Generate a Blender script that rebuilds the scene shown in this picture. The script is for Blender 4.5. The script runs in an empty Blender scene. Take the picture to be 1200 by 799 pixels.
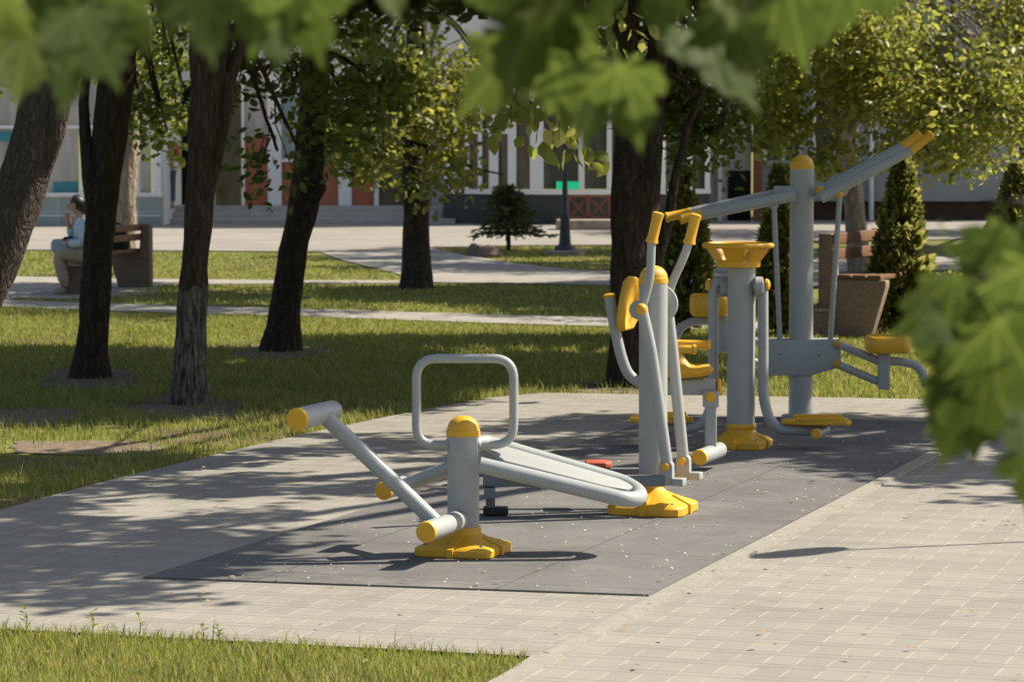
import bpy, bmesh, math, random
import numpy as np
from mathutils import Vector, Matrix, noise
random.seed(7); RNG = np.random.default_rng(7)
R = math.radians
sc = bpy.context.scene
COL = sc.collection

# ------------------------------------------------------------------ camera
F = 3700.0; CX = 600.0; CY = 399.5; H = 1.85; HY = 150.0
PITCH = math.atan((CY - HY) / F)
FW = Vector((0, math.cos(PITCH), -math.sin(PITCH))); UP = Vector((0, math.sin(PITCH), math.cos(PITCH)))
CAM = Vector((0, 0, H))
def ray(px, py): return FW + Vector((1, 0, 0)) * ((px - CX) / F) - UP * ((py - CY) / F)
def P(px, py, Y):
    d = ray(px, py); return CAM + d * (Y / d.y)
def G(px, py, z=0.0):
    d = ray(px, py); return CAM + d * ((z - H) / d.z)
def S(Y): return F / Y                      # pixels of the photo per metre
cd = bpy.data.cameras.new('camera'); cam = bpy.data.objects.new('camera', cd); COL.objects.link(cam)
cam.location = CAM; cam.rotation_euler = (R(90) - PITCH, 0, 0)
cd.sensor_width = 36; cd.lens = 36 * F / 1200; cd.clip_start = 0.1; cd.clip_end = 3000
cd.dof.use_dof = True; cd.dof.focus_distance = 14.2; cd.dof.aperture_fstop = 0.001 * cd.lens / 0.0135
sc.camera = cam

# ------------------------------------------------------------------ light
EL = R(46); SD = Vector((1, 0.33, 0)).normalized()
TOSUN = Vector((SD.x * math.cos(EL), SD.y * math.cos(EL), math.sin(EL)))
KX, KY = SD.x / math.tan(EL), SD.y / math.tan(EL)     # ground offset per metre of height
w = bpy.data.worlds.new('World'); sc.world = w; w.use_nodes = True
nt = w.node_tree; bg = nt.nodes['Background']
sky = nt.nodes.new('ShaderNodeTexSky'); sky.sky_type = 'NISHITA'; sky.sun_disc = False
sky.sun_elevation = EL; sky.sun_rotation = math.atan2(SD.x, SD.y); sky.dust_density = 2.0
nt.links.new(sky.outputs[0], bg.inputs[0]); bg.inputs[1].default_value = 0.068
sl = bpy.data.lights.new('sun', 'SUN'); sl.energy = 4.2; sl.angle = R(0.53); sl.color = (1, 0.93, 0.80)
so = bpy.data.objects.new('sun', sl); COL.objects.link(so)
so.rotation_euler = (-TOSUN).to_track_quat('-Z', 'Y').to_euler(); so.location = (20, 10, 30)
vs = sc.view_settings; vs.view_transform = 'Standard'; vs.look = 'None'; vs.gamma = 1; vs.exposure = 0.98; vs.use_curve_mapping = False

# ------------------------------------------------------------------ materials
def mat(name, col, rough=0.6, spec=0.4, metal=0.0):
    m = bpy.data.materials.new(name); m.use_nodes = True
    b = m.node_tree.nodes['Principled BSDF']
    b.inputs['Base Color'].default_value = (*col, 1); b.inputs['Roughness'].default_value = rough
    b.inputs['Specular IOR Level'].default_value = spec; b.inputs['Metallic'].default_value = metal
    return m
class N:
    def __init__(s, m): s.t = m.node_tree; s.b = s.t.nodes['Principled BSDF']; s._tc = None
    def n(s, typ, **k):
        x = s.t.nodes.new(typ)
        for a, v in k.items(): setattr(x, a, v)
        return x
    def l(s, a, b): s.t.links.new(a, b)
    def pos(s):
        if not s._tc: s._tc = s.n('ShaderNodeNewGeometry').outputs['Position']
        return s._tc
    def obj(s): return s.n('ShaderNodeTexCoord').outputs['Object']
    def mapping(s, v, scale=(1, 1, 1), rot=(0, 0, 0)):
        x = s.n('ShaderNodeMapping'); x.inputs['Scale'].default_value = scale; x.inputs['Rotation'].default_value = rot
        s.l(v, x.inputs['Vector']); return x.outputs[0]
    def noise(s, v, scale, detail=4, rough=0.6):
        x = s.n('ShaderNodeTexNoise'); x.inputs['Scale'].default_value = scale; x.inputs['Detail'].default_value = detail
        x.inputs['Roughness'].default_value = rough; s.l(v, x.inputs['Vector']); return x.outputs['Fac']
    def ramp(s, f, stops):
        x = s.n('ShaderNodeValToRGB'); e = x.color_ramp.elements
        while len(e) < len(stops): e.new(0.5)
        for i, (p, c) in enumerate(stops): e[i].position = p; e[i].color = (*c, 1)
        s.l(f, x.inputs['Fac']); return x.outputs['Color']
    def math(s, op, a, b=None, c=None):
        x = s.n('ShaderNodeMath', operation=op)
        for i, v in enumerate((a, b, c)):
            if v is None: continue
            if isinstance(v, (int, float)): x.inputs[i].default_value = v
            else: s.l(v, x.inputs[i])
        return x.outputs[0]
    def mix(s, f, a, b, blend='MIX'):
        x = s.n('ShaderNodeMix', data_type='RGBA', blend_type=blend)
        for sock, v in ((x.inputs[0], f), (x.inputs[6], a), (x.inputs[7], b)):
            if isinstance(v, (int, float)): sock.default_value = v
            elif isinstance(v, tuple): sock.default_value = (*v, 1)
            else: s.l(v, sock)
        return x.outputs[2]
    def col(s, c): s.l(c, s.b.inputs['Base Color'])
    def bump(s, h, strength=0.3, dist=0.01):
        x = s.n('ShaderNodeBump'); x.inputs['Strength'].default_value = strength; x.inputs['Distance'].default_value = dist
        s.l(h, x.inputs['Height']); s.l(x.outputs[0], s.b.inputs['Normal'])
M = {}
def noisy(name, c0, c1, scale, rough=0.7, spec=0.3, bump=0.2, dist=0.005, detail=5):
    m = mat(name, c0, rough, spec); n = N(m); v = n.pos()
    f = n.noise(v, scale, detail); n.col(n.ramp(f, [(0.3, c0), (0.7, c1)]))
    if bump: n.bump(f, bump, dist)
    M[name] = m; return m
def worn_paint(name, c, dark, rough):
    m = mat(name, c, rough, 0.5); n = N(m); v = n.pos()
    f = n.noise(v, 9, 6, 0.7); g = n.noise(n.mapping(v, (60, 60, 6)), 1.0, 4)
    c1 = n.mix(n.ramp(f, [(0.5, (0, 0, 0)), (0.85, (.7, .7, .7))]), c, dark)
    n.col(n.mix(n.ramp(g, [(0.66, (0, 0, 0)), (0.78, (.6, .6, .6))]), c1, dark))
    r = n.ramp(f, [(0.3, (rough - .08,) * 3), (0.8, (rough + .18,) * 3)]); n.l(r, n.b.inputs['Roughness'])
    n.bump(n.noise(v, 120, 2), 0.05, 0.001)
    M[name] = m
worn_paint('grey_paint', (0.37, 0.385, 0.367), (0.27, 0.28, 0.265), 0.36)
worn_paint('panel_paint_sun_dimmed', (0.36, 0.365, 0.34), (0.27, 0.27, 0.25), 0.45)  # board's grey paint, darkened a little because the panel faces the sun
worn_paint('dark_paint', (0.15, 0.175, 0.18), (0.09, 0.10, 0.10), 0.5)
worn_paint('yellow_plastic', (0.76, 0.405, 0.022), (0.55, 0.275, 0.02), 0.42)
worn_paint('red_plastic', (0.50, 0.10, 0.045), (0.36, 0.07, 0.04), 0.5)
noisy('black_rubber', (0.02, 0.02, 0.02), (0.04, 0.04, 0.038), 30)
worn_paint('white_paint', (0.82, 0.82, 0.79), (0.66, 0.66, 0.62), 0.5)
worn_paint('lamp_iron', (0.035, 0.04, 0.045), (0.02, 0.022, 0.025), 0.5)
M['white_glass'] = mat('white_glass', (0.75, 0.75, 0.72), 0.3, 0.5)
# bark
def bark(name, c0, c1, scale=1.0, paint=None):
    m = mat(name, c0, 0.9, 0.15); n = N(m); v = n.pos()
    f = n.noise(n.mapping(v, (22 * scale, 22 * scale, 4.5 * scale)), 1.0, 6, 0.7)
    vo = n.n('ShaderNodeTexVoronoi', feature='DISTANCE_TO_EDGE'); vo.inputs['Scale'].default_value = 1.0
    wv_ = n.n('ShaderNodeMix', data_type='VECTOR'); wv_.inputs[0].default_value = .10; n.l(v, wv_.inputs[4]); nz_ = n.n('ShaderNodeTexNoise'); nz_.inputs['Scale'].default_value = 7; n.l(v, nz_.inputs['Vector']); n.l(nz_.outputs['Color'], wv_.inputs[5])
    n.l(n.mapping(wv_.outputs[1], (30 * scale, 30 * scale, 5 * scale)), vo.inputs['Vector'])
    hgt = n.math('ADD', n.math('MULTIPLY', n.math('MINIMUM', vo.outputs['Distance'], 0.25), 2.4), f)
    c = n.mix(n.ramp(vo.outputs['Distance'], [(0.0, (.55,) * 3), (0.22, (0, 0, 0))]), n.ramp(f, [(0.3, c0), (0.72, c1)]), tuple(q * .45 for q in c0))
    if paint:
        z = n.n('ShaderNodeSeparateXYZ'); n.l(v, z.inputs[0])
        a = n.math('LESS_THAN', n.math('ADD', z.outputs[2], n.math('MULTIPLY', f, 0.25)), paint)
        g = n.noise(n.mapping(v, (60, 60, 9)), 1.0, 4)
        a = n.math('MULTIPLY', a, n.ramp(g, [(0.42, (0, 0, 0)), (0.6, (0.85, .85, .85))]))
        c = n.mix(a, c, (0.23, 0.21, 0.18))
    n.col(c); n.bump(hgt, 0.9, 0.025); M[name] = m
bark('bark_dark', (0.032, 0.022, 0.016), (0.092, 0.068, 0.05))
bark('bark_brown', (0.042, 0.030, 0.022), (0.12, 0.09, 0.066))
bark('bark_limewash', (0.045, 0.030, 0.021), (0.115, 0.084, 0.06), 1.0, 0.90)
bark('bark_pale', (0.26, 0.20, 0.15), (0.42, 0.35, 0.27), 0.5)
# leaves
def leafmat(name, stops, trans=0.5, rough=0.5, vein=False, spec=0.35):
    m = mat(name, stops[0], rough, spec); n = N(m)
    rnd = n.n('ShaderNodeNewGeometry').outputs['Random Per Island']
    k = len(stops); c = n.ramp(rnd, [(i / max(1, k - 1), s) for i, s in enumerate(stops)])
    if vein:
        c = n.mix(n.ramp(n.noise(n.obj(), 5, 6, .7), [(0.35, (0, 0, 0)), (0.7, (1, 1, 1))]), stops[0], stops[-1])
        sp = n.n('ShaderNodeSeparateXYZ'); n.l(n.obj(), sp.inputs[0]); ax_ = n.math('ABSOLUTE', sp.outputs[0]); vein_ = None
        for dx, dy in ((0, 1), (.447, .894), (.894, .447), (.97, -.2)):
            dd_ = n.math('ABSOLUTE', n.math('SUBTRACT', n.math('MULTIPLY', ax_, dy), n.math('MULTIPLY', sp.outputs[1], dx))); k_ = n.math('LESS_THAN', dd_, .010)
            vein_ = k_ if vein_ is None else n.math('MAXIMUM', vein_, k_)
        fv_ = n.math('LESS_THAN', n.math('FRACT', n.math('ADD', n.math('MULTIPLY', sp.outputs[1], 9.0), n.math('MULTIPLY', ax_, -7.0))), .09)
        c = n.mix(n.math('MULTIPLY', fv_, .35), c, tuple(min(1, q * 1.8) for q in stops[-1])); c = n.mix(n.math('MULTIPLY', vein_, .8), c, tuple(min(1, q * 2.0) for q in stops[-1]))
        c = n.mix(n.ramp(n.noise(n.obj(), 14, 3), [(.70, (0, 0, 0)), (.76, (.7,) * 3)]), c, (.12, .085, .035))
    n.col(c)
    tr = n.n('ShaderNodeBsdfTranslucent')
    hs = n.n('ShaderNodeHueSaturation'); hs.inputs['Hue'].default_value = 0.485; hs.inputs['Saturation'].default_value = 1.08; hs.inputs['Value'].default_value = 1.9
    n.l(c, hs.inputs['Color']); n.l(hs.outputs[0], tr.inputs[0])
    mx = n.n('ShaderNodeMixShader'); mx.inputs[0].default_value = trans
    n.l(n.b.outputs[0], mx.inputs[1]); n.l(tr.outputs[0], mx.inputs[2])
    n.l(mx.outputs[0], n.t.nodes['Material Output'].inputs['Surface']); M[name] = m
leafmat('leaf_mid', [(0.045, 0.066, 0.016), (0.080, 0.108, 0.024), (0.14, 0.155, 0.036)], 0.5)
leafmat('leaf_light', [(0.10, 0.13, 0.026), (0.19, 0.215, 0.046), (0.32, 0.31, 0.09)], 0.5, 0.4, spec=0.5)
leafmat('leaf_dark', [(0.035, 0.055, 0.018), (0.06, 0.088, 0.024), (0.11, 0.135, 0.032)], 0.45)
leafmat('maple_leaf', [(0.040, 0.066, 0.016), (0.066, 0.092, 0.023)], 0.5, 0.6, True, 0.12)
leafmat('maple_leaf_pale', [(0.058, 0.084, 0.019), (0.092, 0.114, 0.03)], 0.52, 0.6, True, 0.12)
leafmat('shade_leaf', [(0.04, 0.06, 0.016), (0.06, 0.08, 0.02)], 0.2, 0.6)
leafmat('thuja_leaf', [(0.06, 0.08, 0.022), (0.16, 0.18, 0.048), (0.38, 0.34, 0.12)], 0.45, 0.6)
leafmat('spruce_leaf', [(0.045, 0.06, 0.022), (0.085, 0.105, 0.036), (0.15, 0.165, 0.055)], 0.15, 0.6)
leafmat('grass_blade', [(0.112, 0.15, 0.027), (0.185, 0.222, 0.047), (0.27, 0.277, 0.077), (0.37, 0.325, 0.14)], 0.38, 0.6, spec=.15)
# ground
UA = R(-18.4)                                 # paving direction: cross axis u, long axis v
U = Vector((math.cos(UA), math.sin(UA), 0)); V = Vector((-math.sin(UA), math.cos(UA), 0))
m = mat('lawn', (0.05, 0.06, 0.02), 0.95, 0.1); n = N(m); v = n.pos()
f = n.noise(v, 1.3, 6, 0.65); g = n.noise(v, 14, 5, 0.7); s2 = n.noise(v, 0.35, 3)
c = n.ramp(g, [(0.3, (0.115, 0.125, 0.030)), (0.55, (0.19, 0.205, 0.05)), (0.75, (0.27, 0.265, 0.08))])
n.col(n.mix(n.ramp(n.math('MULTIPLY', f, n.math('ADD', s2, 0.55)), [(0.50, (0, 0, 0)), (0.64, (1, 1, 1))]), c, (0.15, 0.11, 0.07)))
n.bump(g, 0.8, 0.03); M['lawn'] = m
def pavers(name, c0, c1, joint, uw, vw):
    m = mat(name, c0, 0.85, 0.25); n = N(m); v = n.pos()
    rot = n.n('ShaderNodeVectorRotate', rotation_type='Z_AXIS'); rot.inputs['Angle'].default_value = -UA
    n.l(v, rot.inputs['Vector']); sp = n.n('ShaderNodeSeparateXYZ'); n.l(rot.outputs[0], sp.inputs[0])
    wob = n.math('MULTIPLY', n.math('SUBTRACT', n.noise(v, 4, 2), 0.5), 0.012)
    vv = n.math('DIVIDE', n.math('ADD', sp.outputs[1], wob), vw); row = n.math('FLOOR', vv); fv = n.math('FRACT', vv)
    uu = n.math('ADD', n.math('DIVIDE', n.math('ADD', sp.outputs[0], wob), uw), n.math('MULTIPLY', row, 0.06)); fu = n.math('FRACT', uu)
    ju = n.math('MULTIPLY', n.math('LESS_THAN', fu, 0.07), n.math('LESS_THAN', fv, 0.64))
    jv = n.math('ADD', n.math('LESS_THAN', n.math('ABSOLUTE', n.math('SUBTRACT', fv, 0.985)), 0.022), n.math('LESS_THAN', n.math('ABSOLUTE', n.math('SUBTRACT', fv, 0.72)), 0.022))
    cell = n.n('ShaderNodeTexWhiteNoise', noise_dimensions='2D'); cb = n.n('ShaderNodeCombineXYZ')
    n.l(n.math('FLOOR', uu), cb.inputs[0]); n.l(row, cb.inputs[1]); n.l(cb.outputs[0], cell.inputs['Vector'])
    big = n.noise(v, 0.9, 5, 0.6); fine = n.noise(v, 70, 4, 0.7)
    t = n.math('ADD', n.math('MULTIPLY', cell.outputs['Value'], 0.24), n.math('ADD', n.math('MULTIPLY', big, 0.7), n.math('MULTIPLY', fine, 0.45)))
    c = n.ramp(t, [(0.35, c0), (0.95, c1)])
    c = n.mix(n.math('MULTIPLY', ju, n.ramp(n.noise(v, 9, 3), [(0.3, (.15,) * 3), (0.65, (.85,) * 3)])), c, joint)
    c = n.mix(n.math('MULTIPLY', n.math('MINIMUM', jv, 1.0), 0.5), c, tuple(x * 0.55 for x in c0))
    stain = n.ramp(n.noise(v, 2.2, 6, 0.72), [(0.56, (0, 0, 0)), (0.74, (0.5,) * 3)])
    n.col(n.mix(stain, c, tuple(x * 0.62 for x in c0)))
    hgt = n.math('SUBTRACT', n.math('MULTIPLY', fine, 0.35), n.math('MAXIMUM', n.math('MULTIPLY', ju, .8), n.math('MINIMUM', jv, 1.0)))
    n.bump(hgt, 0.5, 0.006); M[name] = m
pavers('pavers', (0.23, 0.209, 0.173), (0.325, 0.298, 0.25), (0.42, 0.385, 0.315), 0.115, 0.25)
noisy('soil', (0.13, 0.098, 0.068), (0.25, 0.195, 0.14), 12, 0.95, 0.1, 0.5, 0.02)
noisy('kerb_stone', (0.26, 0.237, 0.196), (0.35, 0.32, 0.268), 25, 0.85, 0.2, 0.25)
noisy('path_concrete', (0.25, 0.228, 0.196), (0.36, 0.328, 0.283), 3, 0.9, 0.2, 0.15)
noisy('plaza_concrete', (0.235, 0.21, 0.18), (0.32, 0.288, 0.248), 0.8, 0.9, 0.2, 0.1)
m = mat('rubber_mat', (0.16, 0.155, 0.15), 0.92, 0.2); n = N(m); v = n.pos()
rot = n.n('ShaderNodeVectorRotate', rotation_type='Z_AXIS'); rot.inputs['Angle'].default_value = -UA; n.l(v, rot.inputs['Vector'])
sp = n.n('ShaderNodeSeparateXYZ'); n.l(rot.outputs[0], sp.inputs[0])
tile = n.math('LESS_THAN', n.math('FRACT', n.math('ADD', n.math('MULTIPLY', sp.outputs[1], 1.0), n.math('MULTIPLY', n.noise(v, 3, 2), 0.012))), 0.012)
f = n.noise(v, 160, 3, 0.8); g = n.noise(v, 1.1, 6, 0.65)
c = n.ramp(n.math('ADD', n.math('MULTIPLY', f, 0.4), n.math('MULTIPLY', g, 0.6)), [(0.36, (0.105, 0.100, 0.094)), (0.66, (0.20, 0.189, 0.176))])
tile2 = n.math('LESS_THAN', n.math('FRACT', n.math('ADD', n.math('MULTIPLY', sp.outputs[0], 1.0), n.math('MULTIPLY', n.noise(v, 3, 2), 0.012))), 0.010)
dust = n.ramp(n.noise(n.mapping(v, (2.5, 2.5, 1)), 1.0, 8, 0.75), [(0.50, (0, 0, 0)), (0.72, (.55,) * 3)]); c = n.mix(dust, c, (0.27, 0.245, 0.21))
stn = n.ramp(n.noise(n.mapping(v, (1.1, 1.1, 1)), 1.3, 7, 0.7), [(0.60, (0, 0, 0)), (0.70, (.35,) * 3)]); c = n.mix(stn, c, (0.085, 0.08, 0.077))
n.col(n.mix(n.math('MULTIPLY', n.math('MAXIMUM', tile, tile2), 0.55), c, (0.055, 0.05, 0.05))); n.bump(f, 0.35, 0.004); M['rubber_mat'] = m
noisy('granite_chip', (0.19, 0.115, 0.085), (0.36, 0.265, 0.205), 90, 0.8, 0.3, 0.2, 0.004, 2)
noisy('bench_concrete', (0.15, 0.105, 0.075), (0.27, 0.20, 0.15), 60, 0.85, 0.25, 0.2, 0.004, 3)
noisy('stone', (0.22, 0.18, 0.14), (0.42, 0.36, 0.28), 6, 0.9, 0.2, 0.4, 0.02)
def wood(name, c0, c1):
    m = mat(name, c0, 0.65, 0.3); n = N(m)
    f = n.noise(n.mapping(n.pos(), (3, 40, 40)), 1.0, 5); n.col(n.ramp(f, [(0.3, c0), (0.7, c1)])); n.bump(f, .2, .003); M[name] = m
wood('bench_wood', (0.13, 0.065, 0.035), (0.24, 0.13, 0.07)); wood('post_wood', (0.22, 0.17, 0.10), (0.36, 0.29, 0.18))
wood('lattice_wood', (0.20, 0.07, 0.04), (0.30, 0.115, 0.065))
noisy('render_white', (0.70, 0.69, 0.66), (0.80, 0.79, 0.76), 2, 0.85, .2, .05)
noisy('render_grey', (0.30, 0.31, 0.31), (0.40, 0.41, 0.40), 1.5, 0.85, .2, .08)
bark('bark_grey', (0.060, 0.047, 0.036), (0.15, 0.118, 0.092), 1.5)
noisy('render_beige', (0.42, 0.38, 0.33), (0.52, 0.48, 0.42), 1.5, 0.85, .2, .08)
noisy('red_panel', (0.36, 0.12, 0.065), (0.44, 0.15, 0.085), 1.2, 0.6, .3, .03)
noisy('basement_brick', (0.075, 0.042, 0.032), (0.13, 0.07, 0.052), 6, 0.9, .2, .2)
noisy('dark_interior', (0.012, 0.014, 0.013), (0.022, 0.025, 0.022), 1, 0.9, .1, 0)
noisy('dark_base', (0.025, 0.032, 0.03), (0.045, 0.052, 0.048), 2, 0.5, .4, .05)
noisy('step_stone', (0.36, 0.34, 0.305), (0.48, 0.455, 0.41), 5, 0.85, .2, .1)
m = mat('wall_tile', (0.30, 0.35, 0.33), 0.3, 0.5); n = N(m)
br = n.n('ShaderNodeTexBrick'); br.inputs['Scale'].default_value = 1.0; br.inputs['Brick Width'].default_value = .5; br.inputs['Row Height'].default_value = .28; br.inputs['Mortar Size'].default_value = .012
br.inputs['Color1'].default_value = (.27, .32, .30, 1); br.inputs['Color2'].default_value = (.35, .39, .37, 1); br.inputs['Mortar'].default_value = (.5, .52, .5, 1); br.offset = 0
sp = n.n('ShaderNodeSeparateXYZ'); cb = n.n('ShaderNodeCombineXYZ'); n.l(n.pos(), sp.inputs[0]); n.l(sp.outputs[0], cb.inputs[0]); n.l(sp.outputs[2], cb.inputs[1]); n.l(cb.outputs[0], br.inputs['Vector']); n.col(br.outputs['Color']); M['wall_tile'] = m
def pane(name, c0, c1, rough=0.08):
    m = mat(name, c0, rough, 0.6); n = N(m); sp = n.n('ShaderNodeSeparateXYZ'); n.l(n.pos(), sp.inputs[0])
    f = n.noise(n.mapping(n.pos(), (3.5, 1, 0.5)), 1.0, 3); n.col(n.ramp(f, [(0.35, c0), (0.65, c1)])); M[name] = m
pane('curtained_glass', (0.32, 0.29, 0.27), (0.55, 0.51, 0.48)); pane('dark_glass', (0.03, 0.032, 0.03), (0.10, 0.09, 0.075)); pane('brown_glass', (0.055, 0.045, 0.035), (0.15, 0.115, 0.085)); pane('teal_glass', (0.25, 0.33, 0.33), (0.36, 0.43, 0.42))
M['poster_blue'] = mat('poster_blue', (0.05, 0.24, 0.30), 0.5)
m = mat('sign_green', (0.01, 0.25, 0.12), 0.4); b = m.node_tree.nodes['Principled BSDF']; b.inputs['Emission Color'].default_value = (0.01, 0.62, 0.28, 1); b.inputs['Emission Strength'].default_value = 0.3; M['sign_green'] = m
noisy('skin', (0.42, 0.25, 0.17), (0.50, 0.31, 0.22), 20, 0.55, .4, 0)
noisy('hair', (0.012, 0.009, 0.008), (0.03, 0.022, 0.018), 60, 0.5, .5, .3)
noisy('blue_cloth', (0.40, 0.52, 0.60), (0.50, 0.62, 0.70), 15, 0.85, .2, .2)
noisy('beige_cloth', (0.34, 0.26, 0.20), (0.42, 0.33, 0.26), 15, 0.85, .2, .2)
noisy('red_cloth', (0.42, 0.06, 0.03), (0.52, 0.09, 0.045), 10, 0.85, .2, .2)
noisy('jeans', (0.05, 0.10, 0.14), (0.08, 0.15, 0.20), 15, 0.85, .2, .2)
noisy('bag_cloth', (0.26, 0.30, 0.32), (0.34, 0.38, 0.40), 15, 0.8, .3, .2)
noisy('dark_cloth', (0.015, 0.015, 0.018), (0.035, 0.033, 0.035), 15, 0.8, .3, .2)
noisy('petal', (0.55, 0.50, 0.38), (0.75, 0.71, 0.6), 50, 0.8, .2, 0)
noisy('dead_leaf', (0.26, 0.17, 0.08), (0.40, 0.30, 0.16), 20, 0.8, .2, 0)

# ------------------------------------------------------------------ objects
ORG = {}
def tag(o, label=None, cat=None, group=None, kind=None):
    if label: o['label'] = label
    if cat: o['category'] = cat
    if group: o['group'] = group
    if kind: o['kind'] = kind
    return o
def thing(name, label, cat, loc, group=None):
    o = bpy.data.objects.new(name, None); COL.objects.link(o); o.empty_display_size = 0.2
    o.location = loc; ORG[o.name] = Vector(loc); return tag(o, label, cat, group)
def link(name, me, mt, parent=None, origin=None):
    o = bpy.data.objects.new(name, me); COL.objects.link(o)
    if mt and not me.materials: me.materials.append(M[mt])
    if parent: o.parent = parent; ORG[o.name] = ORG[parent.name]
    else:
        o.location = origin if origin is not None else (0, 0, 0); ORG[o.name] = Vector(o.location)
    return o
class MB:
    def __init__(s): s.v = []; s.f = []
    def add(s, vs, fs):
        k = len(s.v); s.v += [Vector(x) for x in vs]; s.f += [[i + k for i in f] for f in fs]; return s
    def box(s, c, size, ax=None):
        ax = ax or (Vector((1, 0, 0)), Vector((0, 1, 0)), Vector((0, 0, 1))); c = Vector(c)
        vs = [c + ax[0] * (x * size[0] / 2) + ax[1] * (y * size[1] / 2) + ax[2] * (z * size[2] / 2) for z in (-1, 1) for y in (-1, 1) for x in (-1, 1)]
        return s.add(vs, [(0, 2, 3, 1), (4, 5, 7, 6), (0, 1, 5, 4), (2, 6, 7, 3), (0, 4, 6, 2), (1, 3, 7, 5)])
    def tube(s, pts, r, n=16, closed=False, cap=True):
        pts = [Vector(p) for p in pts]; L = len(pts); rs = r if isinstance(r, (list, tuple)) else [r] * L
        nrm = None; rings = []
        for i, p in enumerate(pts):
            a = pts[(i - 1) % L] if (i or closed) else p; b = pts[(i + 1) % L] if (i < L - 1 or closed) else p
            t = (b - a).normalized()
            if nrm is None: nrm = t.orthogonal().normalized()
            else: nrm = (nrm - t * nrm.dot(t)).normalized()
            bn = t.cross(nrm)
            rings.append([p + (nrm * math.cos(2 * math.pi * k / n) + bn * math.sin(2 * math.pi * k / n)) * rs[i] for k in range(n)])
        vs = [x for ring in rings for x in ring]; fs = []
        for i in range(L if closed else L - 1):
            j = (i + 1) % L
            for k in range(n): fs.append((i * n + k, i * n + (k + 1) % n, j * n + (k + 1) % n, j * n + k))
        if cap and not closed: fs += [tuple(range(n))[::-1], tuple((L - 1) * n + k for k in range(n))]
        return s.add(vs, fs)
    def lathe(s, o, prof, ax=(0, 0, 1), n=24):
        o = Vector(o); t = Vector(ax).normalized(); a = t.orthogonal().normalized(); b = t.cross(a)
        vs = []; fs = []
        for r, z in prof: vs += [o + t * z + (a * math.cos(2 * math.pi * k / n) + b * math.sin(2 * math.pi * k / n)) * max(r, 1e-4) for k in range(n)]
        for i in range(len(prof) - 1):
            for k in range(n): fs.append((i * n + k, i * n + (k + 1) % n, (i + 1) * n + (k + 1) % n, (i + 1) * n + k))
        fs += [tuple(range(n))[::-1], tuple((len(prof) - 1) * n + k for k in range(n))]
        return s.add(vs, fs)
    def prism(s, poly, ext):
        poly = [Vector(p) for p in poly]; ext = Vector(ext); n = len(poly)
        return s.add(poly + [p + ext for p in poly], [tuple(range(n))[::-1], tuple(range(n, 2 * n))] + [(k, (k + 1) % n, n + (k + 1) % n, n + k) for k in range(n)])
    def loft(s, rings):
        n = len(rings[0]); vs = [x for r in rings for x in r]; fs = []
        for i in range(len(rings) - 1):
            for k in range(n): fs.append((i * n + k, i * n + (k + 1) % n, (i + 1) * n + (k + 1) % n, (i + 1) * n + k))
        fs += [tuple(range(n))[::-1], tuple((len(rings) - 1) * n + k for k in range(n))]
        return s.add(vs, fs)
    def jitter(s, amp, scale):
        for v in s.v: v += noise.noise_vector(v * scale) * amp
        return s
    def build(s, name, mt, parent=None, label=None, bevel=0, smooth=38, origin=None):
        o0 = ORG[parent.name] if parent else (Vector(origin) if origin is not None else Vector((0, 0, 0)))
        me = bpy.data.meshes.new(name); me.from_pydata([tuple(x - o0) for x in s.v], [], s.f); me.validate()
        bm = bmesh.new(); bm.from_mesh(me); bmesh.ops.recalc_face_normals(bm, faces=bm.faces)
        if bevel:
            es = [e for e in bm.edges if len(e.link_faces) == 2 and e.calc_face_angle(0) > R(35)]
            if es: bmesh.ops.bevel(bm, geom=es, offset=bevel, segments=3, affect='EDGES', profile=0.5, clamp_overlap=True)
        bm.to_mesh(me); bm.free()
        me.shade_smooth(); me.set_sharp_from_angle(angle=R(smooth))
        o = link(name, me, mt, parent, o0 if not parent else None)
        if label: o['label'] = label
        return o
def fillet(pts, r, n=7, closed=False):
    pts = [Vector(p) for p in pts]; out = []
    L = len(pts)
    for i, p in enumerate(pts):
        if not closed and i in (0, L - 1): out.append(p); continue
        a = pts[i - 1] - p; b = pts[(i + 1) % L] - p
        d = min(r, a.length * .49, b.length * .49); a = p + a.normalized() * d; b = p + b.normalized() * d
        for k in range(n + 1):
            t = k / n; out.append(a * (1 - t) ** 2 + p * (2 * t * (1 - t)) + b * t * t)
    return out
def np_mesh(name, verts, loops, sizes, mt, parent=None, smooth=False, uv=None):
    me = bpy.data.meshes.new(name); me.vertices.add(len(verts)); me.vertices.foreach_set('co', verts.astype(np.float32).ravel())
    me.loops.add(len(loops)); me.loops.foreach_set('vertex_index', loops.astype(np.int32))
    st = np.concatenate(([0], np.cumsum(sizes)[:-1])).astype(np.int32)
    me.polygons.add(len(sizes)); me.polygons.foreach_set('loop_start', st); me.polygons.foreach_set('loop_total', sizes.astype(np.int32))
    me.update(calc_edges=True); return link(name, me, mt, parent)

def sheet(name, poly, z, mt, thick=0.0):
    vs = [Vector((p.x, p.y, z)) for p in poly]; b = MB()
    if thick: b.prism([p - Vector((0, 0, thick)) for p in vs], (0, 0, thick))
    else: b.add(vs, [tuple(range(len(vs)))])
    o = b.build(name, mt); tag(o, kind='structure'); return o

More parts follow.
